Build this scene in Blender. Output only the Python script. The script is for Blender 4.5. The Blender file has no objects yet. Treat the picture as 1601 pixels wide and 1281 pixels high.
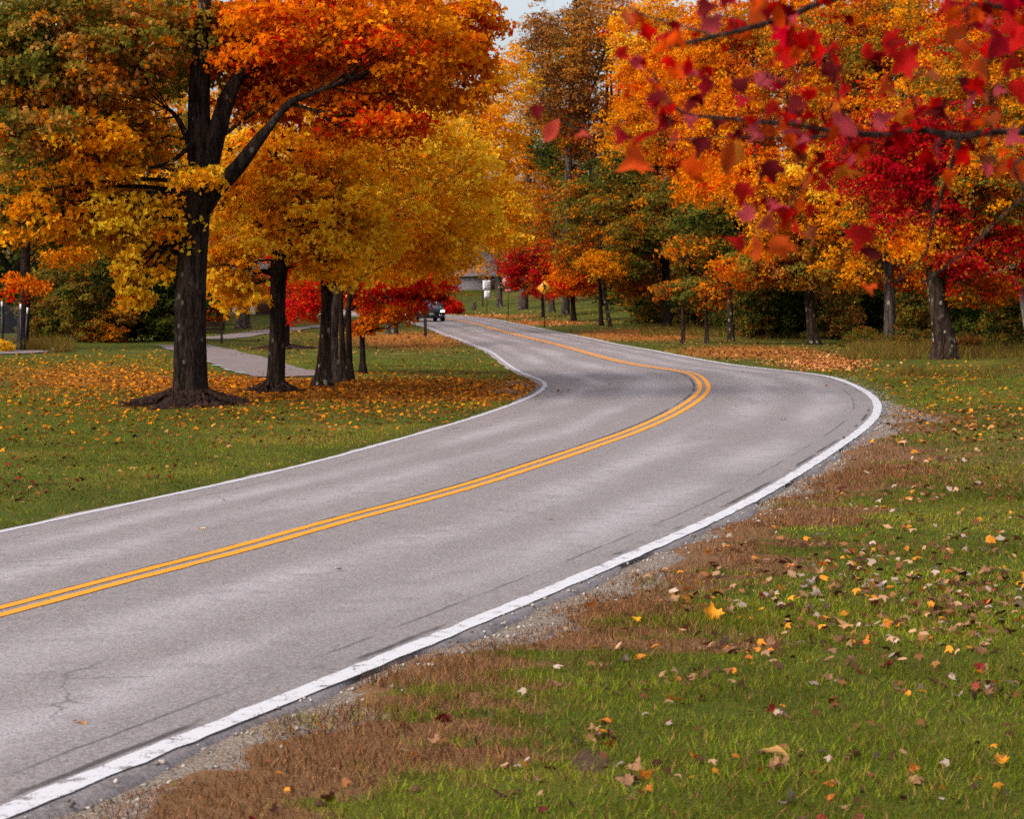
import bpy, bmesh, math
import numpy as np
from mathutils import Vector, Matrix

rng = np.random.default_rng(7)
sc = bpy.context.scene
COL = sc.collection
F, CX, CY, HOR, EYE = 3600.0, 800.5, 640.5, 443.0, 2.4
TILT = math.atan((CY - HOR) / F)
CT, ST = math.cos(TILT), math.sin(TILT)

# ------------------------------------------------------------------ helpers
def S(r, g, b, k=1.0):
    o = []
    for c in (r, g, b):
        c /= 255.0
        o.append(k * (c / 12.92 if c <= .04045 else ((c + .055) / 1.055) ** 2.4))
    return np.array(o)

def P(px, py, Z):
    """point at depth Z on the sight line of a photo pixel"""
    dx, dv = (px - CX) / F, (CY - py) / F
    y, z = CT + dv * ST, -ST + dv * CT
    return np.array([dx / y * Z, Z, EYE + z / y * Z])

def to_px(X, Y, Zh):
    v = Zh - EYE
    dep = Y * CT - v * ST
    up = Y * ST + v * CT
    return CX + F * X / dep, CY - F * up / dep

def flat(px, py):
    px, py = np.asarray(px, float), np.asarray(py, float)
    dx, dv = (px - CX) / F, (CY - py) / F
    y, z = CT + dv * ST, -ST + dv * CT
    t = -EYE / z
    return np.stack([dx * t, y * t], -1)

_dirs = rng.normal(size=(10, 3)); _ph = rng.uniform(0, 6.28, 10)
def noise(p, f=1.0):
    p = np.asarray(p, float)
    if p.shape[-1] == 2:
        p = np.concatenate([p, np.zeros(p.shape[:-1] + (1,))], -1)
    o = 0
    for i in range(10):
        fr = f * (0.6 + .22 * i)
        o = o + np.sin(p @ _dirs[i] * fr + _ph[i] * (1 + f)) / (1 + .12 * i)
    return o / 3.2

def smooth(a, b, x):
    t = np.clip((x - a) / (b - a), 0, 1)
    return t * t * (3 - 2 * t)

def norm(v):
    return v / np.maximum(np.linalg.norm(v, axis=-1, keepdims=True), 1e-9)

def tag(o, label=None, cat=None, group=None, kind=None):
    if label: o['label'] = label
    if cat: o['category'] = cat
    if group: o['group'] = group
    if kind: o['kind'] = kind
    return o

def link(name, me, parent=None, mats=()):
    o = bpy.data.objects.new(name, me)
    COL.objects.link(o)
    if parent: o.parent = parent
    for m in mats: me.materials.append(m)
    return o

def empty(name, loc, label, cat, group=None, rz=0.0):
    o = bpy.data.objects.new(name, None)
    COL.objects.link(o)
    o.location = [float(c) for c in loc]; o.rotation_euler = (0, 0, rz)
    o.empty_display_size = .2
    return tag(o, label, cat, group)

def np_mesh(name, verts, polys, mats, parent=None, tint=None, smooth_sh=False, mat_idx=None, fattr=None):
    """polys: list of (k, M x k index arrays)"""
    me = bpy.data.meshes.new(name)
    verts = np.asarray(verts, np.float32)
    me.vertices.add(len(verts)); me.vertices.foreach_set('co', verts.ravel())
    loops = np.concatenate([np.asarray(a, np.int32).ravel() for a in polys])
    sizes = np.concatenate([np.full(len(a), np.asarray(a).shape[1], np.int32) for a in polys])
    start = np.concatenate([[0], np.cumsum(sizes)[:-1]]).astype(np.int32)
    me.loops.add(len(loops)); me.loops.foreach_set('vertex_index', loops)
    me.polygons.add(len(sizes)); me.polygons.foreach_set('loop_start', start)
    if smooth_sh: me.polygons.foreach_set('use_smooth', np.ones(len(sizes), bool))
    if mat_idx is not None: me.polygons.foreach_set('material_index', np.asarray(mat_idx, np.int32))
    me.update(calc_edges=True)
    if tint is not None:
        a = me.attributes.new('tint', 'FLOAT_COLOR', 'FACE')
        c = np.concatenate([tint, np.ones((len(tint), 1))], 1).astype(np.float32)
        a.data.foreach_set('color', c.ravel())
    for k, v in (fattr or {}).items():
        a = me.attributes.new(k, 'FLOAT', 'POINT')
        a.data.foreach_set('value', np.asarray(v, np.float32))
    return link(name, me, parent, mats)

class MB:
    """collects quads/tris of simple shapes"""
    def __init__(s): s.v = []; s.q = []; s.t = []; s.n = 0
    def add(s, v, quads=None, tris=None):
        v = np.asarray(v, float); s.v.append(v)
        if quads is not None and len(quads): s.q.append(np.asarray(quads) + s.n)
        if tris is not None and len(tris): s.t.append(np.asarray(tris) + s.n)
        s.n += len(v)
    def box(s, c, d, rz=0.0, rx=0.0, ry=0.0, taper=1.0):
        x, y, z = [k / 2 for k in d]
        v = np.array([[a * x, b * y, e * z] for e in (-1, 1) for b in (-1, 1) for a in (-1, 1)], float)
        v[4:, :2] *= taper
        M = np.array(Matrix.Rotation(rz, 3, 'Z') @ Matrix.Rotation(ry, 3, 'Y') @ Matrix.Rotation(rx, 3, 'X'))
        s.add(v @ M.T + np.array(c), [[0, 2, 3, 1], [4, 5, 7, 6], [0, 1, 5, 4], [2, 6, 7, 3], [0, 4, 6, 2], [1, 3, 7, 5]])
    def tube(s, pts, rad, n=8, cap=True, wob=None):
        pts = np.asarray(pts, float); rad = np.asarray(rad, float); m = len(pts)
        d = norm(np.gradient(pts, axis=0))
        a = np.array([0, 1.0, 0]) if abs(d[0, 1]) < .8 else np.array([1.0, 0, 0])
        ang = np.linspace(0, 2 * np.pi, n, endpoint=False)
        V = []
        for i in range(m):
            a = a - d[i] * (a @ d[i]); a = a / max(np.linalg.norm(a), 1e-9)
            b = np.cross(d[i], a)
            r = rad[i] * (1 if wob is None else wob(ang, pts[i], i))
            V.append(pts[i] + np.outer(np.cos(ang) * r, a) + np.outer(np.sin(ang) * r, b))
        V = np.concatenate(V)
        k = np.arange(n); k2 = (k + 1) % n
        Q = np.concatenate([np.stack([i * n + k, i * n + k2, (i + 1) * n + k2, (i + 1) * n + k], 1) for i in range(m - 1)])
        T = None
        if cap:
            V = np.concatenate([V, pts[[0, -1]]])
            T = np.concatenate([np.stack([np.full(n, m * n), k2, k], 1), np.stack([np.full(n, m * n + 1), (m - 1) * n + k, (m - 1) * n + k2], 1)])
        s.add(V, Q, T)
    def prism(s, poly, y0, y1):
        """outline in x,z extruded along y; fan-filled, so keep it star shaped"""
        p = np.asarray(poly, float); n = len(p); c = p.mean(0)
        v = np.concatenate([np.c_[p[:, 0], np.full(n, y0), p[:, 1]], np.c_[p[:, 0], np.full(n, y1), p[:, 1]], [[c[0], y0, c[1]], [c[0], y1, c[1]]]])
        k = np.arange(n); k2 = (k + 1) % n
        s.add(v, np.stack([k, k2, n + k2, n + k], 1), np.concatenate([np.stack([np.full(n, 2 * n), k2, k], 1), np.stack([np.full(n, 2 * n + 1), n + k, n + k2], 1)]))
    def build(s, name, mat, parent=None, sm=False, bevel=0):
        ps = []
        if s.q: ps.append(np.concatenate(s.q))
        if s.t: ps.append(np.concatenate(s.t))
        o = np_mesh(name, np.concatenate(s.v), ps, [mat], parent, smooth_sh=sm)
        if bevel:
            b = o.modifiers.new('b', 'BEVEL'); b.width = bevel; b.segments = 2; b.limit_method = 'ANGLE'
        return o

def catmull(pts, n):
    pts = np.asarray(pts, float)
    p = np.concatenate([[2 * pts[0] - pts[1]], pts, [2 * pts[-1] - pts[-2]]])
    out = []
    for i in range(len(pts) - 1):
        t = np.linspace(0, 1, n, endpoint=False)[:, None]
        a, b, c, d = p[i], p[i + 1], p[i + 2], p[i + 3]
        out.append(.5 * (2 * b + (c - a) * t + (2 * a - 5 * b + 4 * c - d) * t ** 2 + (3 * b - a - 3 * c + d) * t ** 3))
    out.append(pts[-1:])
    return np.concatenate(out)

def resample(p, step):
    s = np.concatenate([[0], np.cumsum(np.linalg.norm(np.diff(p, axis=0), axis=1))])
    n = max(2, int(s[-1] / step)); t = np.linspace(0, s[-1], n)
    return np.stack([np.interp(t, s, p[:, k]) for k in range(p.shape[1])], 1)

# ------------------------------------------------------------------ materials
def new_mat(name):
    m = bpy.data.materials.new(name); m.use_nodes = True
    nt = m.node_tree; nt.nodes.clear()
    out = nt.nodes.new('ShaderNodeOutputMaterial')
    return m, nt, out

class NB:
    def __init__(s, nt): s.nt = nt
    def n(s, t, ins=None, **kw):
        nd = s.nt.nodes.new(t)
        for k, v in kw.items(): setattr(nd, k, v)
        for k, v in (ins or {}).items(): s.set(nd.inputs[k], v)
        return nd
    def set(s, sock, v):
        if isinstance(v, bpy.types.NodeSocket): s.nt.links.new(v, sock)
        elif isinstance(v, bpy.types.Node): s.nt.links.new(v.outputs[0], sock)
        else:
            if hasattr(v, '__len__'):
                v = [float(c) for c in v]
                if len(v) == 3 and sock.type == 'RGBA': v = v + [1.0]
            sock.default_value = v
    def mix(s, f, a, b, blend='MIX'):
        nd = s.n('ShaderNodeMix', data_type='RGBA', blend_type=blend)
        s.set(nd.inputs[0], f); s.set(nd.inputs[6], a); s.set(nd.inputs[7], b)
        return nd.outputs[2]
    def math(s, op, a, b=0.0, clamp=False):
        nd = s.n('ShaderNodeMath', operation=op, use_clamp=clamp)
        s.set(nd.inputs[0], a); s.set(nd.inputs[1], b)
        return nd.outputs[0]
    def step(s, v, a, b):
        nd = s.n('ShaderNodeMapRange', {0: v, 1: a, 2: b, 3: 0.0, 4: 1.0}, interpolation_type='SMOOTHSTEP')
        return nd.outputs[0]
    def noise(s, vec, scale, detail=4, rough=.6, out=0):
        nd = s.n('ShaderNodeTexNoise', {'Scale': scale, 'Detail': detail, 'Roughness': rough})
        if vec is not None: s.set(nd.inputs['Vector'], vec)
        return nd.outputs[out]
    def attr(s, name, out='Fac'):
        return s.n('ShaderNodeAttribute', attribute_name=name).outputs[out]
    def scaled(s, vec, sx, sy, sz):
        return s.n('ShaderNodeMapping', {'Vector': vec, 'Scale': (sx, sy, sz)}).outputs[0]
    def bump(s, h, strength, dist):
        return s.n('ShaderNodeBump', {'Height': h, 'Strength': strength, 'Distance': dist}).outputs[0]
    def princ(s, col, rough=.8, nrm=None, spec=.3, metal=0.0, **kw):
        d = {'Base Color': col, 'Roughness': rough, 'Specular IOR Level': spec, 'Metallic': metal}
        d.update(kw)
        if nrm is not None: d['Normal'] = nrm
        return s.n('ShaderNodeBsdfPrincipled', d)

def leaf_material(name, trans=.5, sat=1.0, gloss=0.0):
    m, nt, out = new_mat(name); b = NB(nt)
    c = b.attr('tint', 'Color')
    d = b.n('ShaderNodeBsdfDiffuse', {'Color': c})
    t = b.n('ShaderNodeBsdfTranslucent', {'Color': c})
    mx = b.n('ShaderNodeMixShader', {0: trans, 1: d.outputs[0], 2: t.outputs[0]})
    if gloss:
        g = b.n('ShaderNodeBsdfGlossy', {'Color': (1, 1, 1), 'Roughness': .42})
        lw = b.n('ShaderNodeLayerWeight', {'Blend': .25})
        mx = b.n('ShaderNodeMixShader', {0: b.math('MULTIPLY', lw.outputs[0], gloss), 1: mx.outputs[0], 2: g.outputs[0]})
    nt.links.new(mx.outputs[0], out.inputs[0])
    return m

LEAF = leaf_material('tree_leaf')
GRASS = leaf_material('grass_blade', .3)
LITTER = leaf_material('fallen_leaf', .15)
FGLEAF = leaf_material('maple_leaf_near', .46)

def bark_material(name, dark, light, lichen=None, amount=.0, scale=1.0):
    m, nt, out = new_mat(name); b = NB(nt)
    co = b.n('ShaderNodeTexCoord').outputs['Object']
    v = b.scaled(co, 1, 1, .16)
    n1 = b.noise(v, 10 * scale, 7, .7); n2 = b.noise(co, 1.3, 3)
    n3 = b.noise(v, 40 * scale, 3)
    ridge = b.math('ADD', b.math('MULTIPLY', n1, .75), b.math('MULTIPLY', n3, .25))
    c = b.mix(b.step(ridge, .42, .60), dark, light)
    c = b.mix(b.math('MULTIPLY', n2, .5), c, np.array(dark) * 1.2)
    if lichen is not None:
        vo = b.n('ShaderNodeTexVoronoi', {'Vector': b.scaled(co, 1, 1, .7), 'Scale': 4.5 * scale, 'Randomness': 1.0})
        rad = b.math('MULTIPLY', b.noise(co, 2.2, 2), .62)
        spot = b.step(b.math('SUBTRACT', b.math('ADD', rad, (amount - .5) * .5), b.math('ADD', vo.outputs[0], b.math('MULTIPLY', n3, .12))), -.02, .03)
        patch = b.step(b.noise(b.scaled(co, 1, 1, .4), 3.5, 5, .7), .62 - amount * .1, .7)
        c = b.mix(b.math('MULTIPLY', b.math('MAXIMUM', spot, b.math('MULTIPLY', patch, .7)), .85), c, lichen)
    pr = b.princ(c, .95, b.bump(ridge, 1.0, .09), .1)
    nt.links.new(pr.outputs[0], out.inputs[0])
    return m

BARK_DARK = bark_material('dark_maple_bark', S(16, 11, 10), S(62, 47, 39), S(88, 84, 75), .26)
BARK_MID = bark_material('brown_bark', S(28, 20, 16), S(76, 58, 47), S(140, 132, 115), .35)
BARK_GREY = bark_material('grey_bark', S(42, 34, 31), S(98, 84, 77), S(150, 145, 135), .3, .7)
BARK_BLACK = bark_material('black_bark', S(22, 16, 14), S(58, 44, 36))
TWIG = bark_material('young_twig_bark', S(46, 34, 30), S(110, 92, 84), None, 0, 6)

def plain(name, col, rough=.6, spec=.4, metal=0.0, var=.25, scale=8.0, bump=0.0, **kw):
    m, nt, out = new_mat(name); b = NB(nt)
    co = b.n('ShaderNodeTexCoord').outputs['Object']
    n1 = b.noise(co, scale, 5)
    col = np.asarray(col, float)
    c = b.mix(n1, col * (1 - var), np.minimum(col * (1 + var), 1.0))
    nr = b.bump(n1, bump, .02) if bump else None
    pr = b.princ(c, rough, nr, spec, metal, **kw)
    nt.links.new(pr.outputs[0], out.inputs[0])
    return m

# ------------------------------------------------------------------ the road, from its three painted lines
LW = [(640, 503), (668, 512), (681, 516.5), (692, 522), (716, 530), (746, 542), (768, 551), (784, 563), (800, 575), (816, 584), (832, 590.5), (847, 595), (855, 599), (854.5, 605),
      (846, 613), (828, 623), (800, 634), (768, 645.5), (736, 656), (700, 667), (640, 684), (597, 696), (555, 708), (480, 728), (400, 747.5), (250, 780), (125, 806), (0, 834), (-150, 868)]
YC = [(680, 497), (714, 501.6), (730, 504.5), (752, 510), (780, 517.5), (810, 525.5), (832, 531), (860, 538), (890, 546), (920, 554.5), (948, 562.5), (980, 570), (1020, 577), (1053, 581.5),
      (1080, 586.5), (1095, 596), (1101.5, 610), (1091, 625), (1062, 645), (1028, 662.5), (990, 679), (960, 690), (880, 718), (730, 767.5), (605, 801.5), (480, 835.5), (400, 860.5), (250, 899), (125, 933), (0, 966.5), (-150, 1008)]
RW = [(650, 489), (700, 492.7), (730, 495), (768, 498.7), (800, 505), (830, 511), (870, 519.5), (920, 529), (960, 538), (1020, 548.5), (1080, 560), (1140, 570.5), (1200, 578), (1275, 584.8), (1299, 590),
      (1326, 599), (1350, 611), (1368, 624), (1374, 640), (1365, 658), (1341, 679), (1305, 703), (1275, 724), (1230, 752), (1185, 780), (1110, 818), (1035, 851), (1000, 867), (870, 922), (769, 966), (668, 1007), (584, 1042), (500, 1075.5), (375, 1125), (250, 1175), (125, 1228), (31, 1265), (-60, 1303)]

def plan(pix, pre, post):
    w = flat([p[0] for p in pix], [p[1] for p in pix])
    c = resample(catmull(w, 14), .25)
    k = np.ones(9) / 9                                   # slight smoothing
    for _ in range(2):
        c[4:-4] = np.stack([np.convolve(c[:, i], k, 'valid') for i in (0, 1)], 1)
    d0 = norm(c[0] - c[12]); d1 = norm(c[-1] - c[-40])
    a = [c[0] + d0 * t + np.array([-.004, 0]) * t * t for t in np.arange(pre, 0, -1.0)]
    e = [c[-1] + d1 * t for t in np.arange(1, post, 1.0)]
    return np.concatenate([a, c, e])
cL, cC, cR = plan(LW, 45, 22), plan(YC, 45, 22), plan(RW, 45, 22)
cC = resample(cC, .45)

def match(c, other):
    """for every centre point the crossing of its normal with another line, kept monotonic"""
    t = norm(np.gradient(c, axis=0)); o = resample(other, .1)
    idx = []; last = 0
    for i in range(len(c)):
        hi = min(len(o), last + 90)
        rel = o[last:hi] - c[i]
        j = int(np.argmin(np.abs(rel @ t[i]) + .08 * np.linalg.norm(rel, axis=1)))
        last = last + j; idx.append(last)
    s = np.array(idx, float); k = np.ones(13) / 13
    s[6:-6] = np.convolve(s, k, 'valid'); s = np.clip(s, 0, len(o) - 1)
    g = np.arange(len(o))
    return np.stack([np.interp(s, g, o[:, 0]), np.interp(s, g, o[:, 1])], 1)
mL, mR = match(cC, cL), match(cC, cR)
for a_ in (mL, mR):
    for _ in range(3): a_[3:-3] = np.stack([np.convolve(a_[:, q_], np.ones(7) / 7, 'valid') for q_ in (0, 1)], 1)
tC = norm(np.gradient(cC, axis=0)); nC = np.stack([-tC[:, 1], tC[:, 0]], 1)   # n points to the right side of the picture when t runs towards the camera
if np.mean(np.sum((mR - cC) * nC, 1)) < 0: nC = -nC
hwL, hwR = np.linalg.norm(mL - cC, axis=1), np.linalg.norm(mR - cC, axis=1)
nR = norm(mR - cC); nL = norm(mL - cC)
M = len(cC); arc = np.arange(M) * .45
ragR = .13 + .05 * np.sin(arc * .9) + .05 * np.sin(arc * 2.3 + 1) + rng.uniform(-.05, .05, M)
ragL = .13 + .03 * np.sin(arc * 1.3) + rng.uniform(-.03, .03, M)
eR = mR + nR * ragR[:, None]; eL = mL + nL * ragL[:, None]

def road_dist(XY):
    """signed distance beyond the asphalt edge (negative on the road), side (+1 right)"""
    XY = np.asarray(XY, np.float32); n = len(XY)
    d = np.empty(n); side = np.empty(n)
    cc = cC[::2].astype(np.float32)
    for i in range(0, n, 20000):
        q = XY[i:i + 20000]
        dd = ((q[:, None, :] - cc[None]) ** 2).sum(2)
        j = np.argmin(dd, 1); r = q - cc[j]; j2 = j * 2
        lat = np.sum(r * nC[j2], 1)
        hw = np.where(lat > 0, hwR[j2] + ragR[j2], hwL[j2] + ragL[j2])
        dist = np.sqrt(dd[np.arange(len(q)), j])
        d[i:i + 20000] = np.where(dist > hw + 1.5, dist, np.abs(lat)) - hw
        side[i:i + 20000] = np.sign(lat)
    return d, side

def height(XY, d=None):
    XY = np.asarray(XY, float)
    if d is None: d, _ = road_dist(XY)
    X, Z = XY[:, 0], XY[:, 1]
    hill = 1.9 * smooth(105, 240, Z) * smooth(1.5, 14, d)
    und = .05 * noise(XY, .35) * smooth(.6, 4, d) + .012 * noise(XY, 2.5) * smooth(.2, 1, d)
    right = .25 * smooth(3, 16, d) * smooth(3, 12, X) * smooth(95, 60, Z)
    return np.where(d < 0.03, -.02, -.02 + .032 * smooth(.03, .3, d)) + hill + und + right

def ground(px, py):
    p = flat(px, min(py, 2000) if py > HOR + 6 else HOR + 6)
    Z = p[1]
    for _ in range(40):
        q = P(px, py, Z); hgt = height(np.array([[q[0], Z]]))[0]
        Zn = (EYE - hgt) * F / max(py - HOR, 1.5)
        Z = .6 * Z + .4 * min(Zn, 320)
    q = P(px, py, Z)
    return np.array([q[0], Z, height(np.array([[q[0], Z]]))[0]])

def ground_many(px, py):
    xy = flat(px, py)
    for _ in range(10):
        hgt = height(xy)
        Z = .5 * xy[:, 1] + .5 * np.minimum((EYE - hgt) * F / np.maximum(py - HOR, 2), 300)
        xy = np.stack([(px - CX) / F * Z, Z], 1)
    return xy

def strip(name, rails, zs, mat, u=None, smooth_sh=False):
    k = len(rails); n = len(rails[0])
    V = np.stack([np.c_[r, np.full(n, z)] for r, z in zip(rails, zs)], 1).reshape(-1, 3)
    i = np.arange(n - 1)
    Q = np.concatenate([np.stack([i * k + j, i * k + j + 1, (i + 1) * k + j + 1, (i + 1) * k + j], 1) for j in range(k - 1)])
    fa = None
    if u is not None:
        fa = {'lane': np.tile(u, n), 'along': np.repeat(np.arange(n) * .45, k)}
    o = np_mesh(name, V, [Q], [mat], fattr=fa)
    # face upwards
    me = o.data
    if len(me.polygons) and me.polygons[len(me.polygons) // 2].normal.z < 0: me.flip_normals()
    return tag(o, kind='structure')

# asphalt
m, nt, out = new_mat('aged_asphalt'); b = NB(nt)
co = b.n('ShaderNodeTexCoord').outputs['Object']
lane, along = b.attr('lane'), b.attr('along')
lv = b.n('ShaderNodeCombineXYZ', {0: b.math('MULTIPLY', lane, 3.0), 1: b.math('MULTIPLY', along, .16), 2: 0.0}).outputs[0]
big = b.noise(lv, .9, 4, .55); mid = b.noise(co, 3.0, 4, .6)
fine = b.noise(co, 36, 3, .75); grit = b.noise(co, 80, 2, .75)
al = b.math('ABSOLUTE', lane)
wob = b.math('MULTIPLY', b.math('SUBTRACT', b.noise(lv, .5, 2), .5), .30)
alw = b.math('ADD', al, wob)
def band(c, w):
    return b.math('SUBTRACT', 1.0, b.step(b.math('ABSOLUTE', b.math('SUBTRACT', alw, c)), 0.0, w))
track = b.math('MAXIMUM', band(.36, .19), band(.72, .15))
track = b.math('MULTIPLY', track, b.step(big, .30, .62))
c = b.mix(big, S(126, 116, 115), S(147, 137, 136))
c = b.mix(b.math('MULTIPLY', track, .75), c, S(192, 182, 185))
c = b.mix(b.math('MULTIPLY', b.step(mid, .48, .70), .45), c, S(108, 97, 97))
dry = b.math('MULTIPLY', b.step(fine, .42, .58), .62)
c = b.mix(dry, b.mix(.55, c, S(98, 87, 87)), b.mix(.26, c, S(200, 188, 184)))
c = b.mix(b.math('MULTIPLY', b.step(grit, .56, .66), .6), c, S(74, 64, 64))
c = b.mix(b.math('MULTIPLY', b.step(grit, .42, .34), .3), c, S(205, 196, 190))
# cracks: along the paving joints
jit = b.math('MULTIPLY', b.math('SUBTRACT', b.noise(b.n('ShaderNodeCombineXYZ', {0: along, 1: 0.0, 2: 0.0}).outputs[0], 2.2, 4), .5), .022)
def crack(c0, w, thr):
    dd = b.math('ABSOLUTE', b.math('SUBTRACT', b.math('ADD', lane, jit), c0))
    return b.math('MULTIPLY', b.math('SUBTRACT', 1.0, b.step(dd, w * .4, w)), b.step(b.noise(lv, 2.6, 4), thr, thr + .1))
ck = b.math('MAXIMUM', b.math('MULTIPLY', crack(.875, .007, .44), .6), crack(-.062, .011, .36))
ck = b.math('MAXIMUM', ck, b.math('MULTIPLY', crack(-.86, .006, .5), .6))
ck = b.math('MAXIMUM', ck, b.math('MULTIPLY', crack(-.52, .006, .56), .7))
ck = b.math('MAXIMUM', ck, b.math('MULTIPLY', crack(.955, .012, .46), .9))
blot = b.math('MULTIPLY', b.step(b.noise(lv, 1.7, 6, .75), .60, .66), b.step(mid, .5, .62))
c = b.mix(b.math('MULTIPLY', blot, .35), c, S(82, 72, 72))
vc = b.n('ShaderNodeTexVoronoi', {'Vector': b.n('ShaderNodeMix', {0: .25, 4: co, 5: b.noise(co, 1.5, 4, .6, 1)}, data_type='VECTOR').outputs[1], 'Scale': .55}, feature='DISTANCE_TO_EDGE').outputs[0]
hair = b.math('MULTIPLY', b.math('SUBTRACT', 1.0, b.step(vc, .002, .006)), b.step(big, .56, .64))
ck = b.math('MAXIMUM', ck, b.math('MULTIPLY', hair, .55))
c = b.mix(b.math('MULTIPLY', ck, .85), c, S(42, 36, 36))
# tarry edge beyond the white line
edge = b.math('MULTIPLY', b.step(lane, 1.02, 1.05), b.step(b.noise(co, 3.4, 5, .7), .50, .60))
c = b.mix(b.math('MULTIPLY', edge, .55), c, S(92, 84, 84))
pr = b.princ(c, b.math('SUBTRACT', .78, b.math('MULTIPLY', track, .12)), b.bump(b.math('ADD', fine, grit), .35, .006), .35)
nt.links.new(pr.outputs[0], out.inputs[0]); ASPHALT = m

q1 = lambda a, c_, t: a * (1 - t) + c_ * t
rails = [eL + nL * .04, eL, mL, q1(mL, cC, .35), q1(mL, cC, .7), cC, q1(cC, mR, .3), q1(cC, mR, .65), mR, eR, eR + nR * .05]
strip('road', rails, [-.06, 0, .012, .03, .04, .045, .04, .03, .012, .002, -.06], ASPHALT, np.array([-1.09, -1.06, -1, -.65, -.3, 0, .3, .65, 1, 1.1, 1.13]))

def paint(name, col, wear, dark):
    m, nt, out = new_mat(name); b = NB(nt)
    co = b.n('ShaderNodeTexCoord').outputs['Object']
    n1, n2 = b.noise(co, 6, 6, .75), b.noise(co, 60, 3, .7)
    c = b.mix(n2, np.asarray(col) * .86, col)
    c = b.mix(b.step(b.math('ADD', b.math('MULTIPLY', n1, .7), b.math('MULTIPLY', n2, .3)), wear, wear + .06), c, dark)
    pr = b.princ(c, .6, b.bump(n2, .3, .003), .35)
    nt.links.new(pr.outputs[0], out.inputs[0]); return m
WHITE = paint('worn_white_paint', S(206, 203, 206), .535, S(120, 110, 110))
WHITE_THIN = paint('thin_white_paint', S(196, 190, 196), .565, S(130, 120, 120))
YELLOW = paint('yellow_paint', S(240, 152, 6), .62, S(176, 128, 70))

def line(name, c, n, w, off, z, mat, jag=.008, dz=0.0):
    c2 = resample(c, .18); ii = np.linspace(0, len(c) - 1, len(c2))
    nn = norm(np.stack([np.interp(ii, np.arange(len(n)), n[:, k]) for k in (0, 1)], 1))
    j1 = rng.normal(0, jag, len(c2)); j2 = rng.normal(0, jag, len(c2))
    a, e = c2 + nn * (off - w / 2 + j1)[:, None], c2 + nn * (off + w / 2 + j2)[:, None]
    n_ = len(c2); V = np.stack([np.c_[a, np.full(n_, z)], np.c_[e, np.full(n_, z + dz)]], 1).reshape(-1, 3)
    i = np.arange(n_ - 1)
    o = np_mesh(name, V, [np.stack([2 * i, 2 * i + 1, 2 * i + 3, 2 * i + 2], 1)], [mat])
    if o.data.polygons[0].normal.z < 0: o.data.flip_normals()
    return tag(o, kind='structure')
line('white_edge_line', mR, nR, .158, 0, .017, WHITE, .006)
line('white_edge_line', mL, nL, .105, 0, .017, WHITE_THIN, .005)
line('yellow_centre_line', cC, nC, .105, -.095, .050, YELLOW, .004)
line('yellow_centre_line', cC, nC, .105, .095, .050, YELLOW, .004)

# ------------------------------------------------------------------ bike path on the left lawn
m, nt, out = new_mat('path_asphalt'); b = NB(nt)
co = b.n('ShaderNodeTexCoord').outputs['Object']
n1, n2 = b.noise(co, 1.2, 4), b.noise(co, 40, 2)
c = b.mix(n1, S(108, 94, 92), S(134, 119, 116)); c = b.mix(b.math('MULTIPLY', b.step(n2, .5, .7), .5), c, S(90, 78, 78))
nt.links.new(b.princ(c, .85, b.bump(n2, .3, .005)).outputs[0], out.inputs[0]); PATH = m

# centre line of each path as photo pixels + half width in metres; their plan polylines also flatten the ground
def path_pts(pix):
    w = np.array([ground(*p)[:2] for p in pix]); return resample(catmull(w, 10), .5)
pathA = path_pts([(462, 590), (425, 581), (375, 566), (325, 551), (283, 540)])
pathB = path_pts([(60, 549), (20, 552), (-60, 556), (-160, 560)])
pathC = path_pts([(330, 531), (380, 524), (440, 517), (520, 510), (600, 503)])
pathD = path_pts([(470, 536), (520, 541), (590, 545)])
pathE = path_pts([(335, 484), (420, 492), (500, 495)])
def near_path(XY, pts):
    d = np.full(len(XY), 1e9)
    for i in range(0, len(XY), 20000):
        q = XY[i:i + 20000]
        d[i:i + 20000] = np.sqrt(((q[:, None] - pts[None, ::2]) ** 2).sum(2).min(1))
    return d
PATHS = [('bike_path', pathA, 1.05), ('bike_path', pathB, .8), ('bike_path', pathC, .9), ('driveway', pathE, 2.2)]
def drape(name, pts, hw, mat, lift=.012):
    t = norm(np.gradient(pts, axis=0)); n = np.stack([-t[:, 1], t[:, 0]], 1)
    offs = np.linspace(-1, 1, 7)
    R = [pts + n * hw * o for o in offs]
    k, N = len(R), len(pts)
    V = np.stack([np.c_[r, height(r) + lift] for r in R], 1).reshape(-1, 3)
    i = np.arange(N - 1)
    Q = np.concatenate([np.stack([i * k + j, i * k + j + 1, (i + 1) * k + j + 1, (i + 1) * k + j], 1) for j in range(k - 1)])
    o = np_mesh(name, V, [Q], [mat])
    if o.data.polygons[0].normal.z < 0: o.data.flip_normals()
    return tag(o, kind='structure')
for nme, pts, hw in PATHS: drape(nme, pts, hw, PATH, .03)

PMARK = plain('pale_green_paint', S(170, 205, 180), .7)
for (x, y) in ((322, 566), (338, 573), (357, 580), (376, 584.5)):
    g = ground(x, y); mb = MB()
    a = np.linspace(0, 2 * np.pi, 12, endpoint=False)
    mb.add(np.concatenate([[[0, 0, 0]], np.c_[.085 * np.cos(a) * (1 + .2 * np.sin(a)), .30 * np.sin(a), 0 * a]]), None, [[0, 1 + i, 1 + (i + 1) % 12] for i in range(12)])
    o = mb.build('path_marking', PMARK); o.location = (g[0], g[1], g[2] + .036); o.rotation_euler = (0, 0, .5); tag(o, kind='structure')

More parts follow.
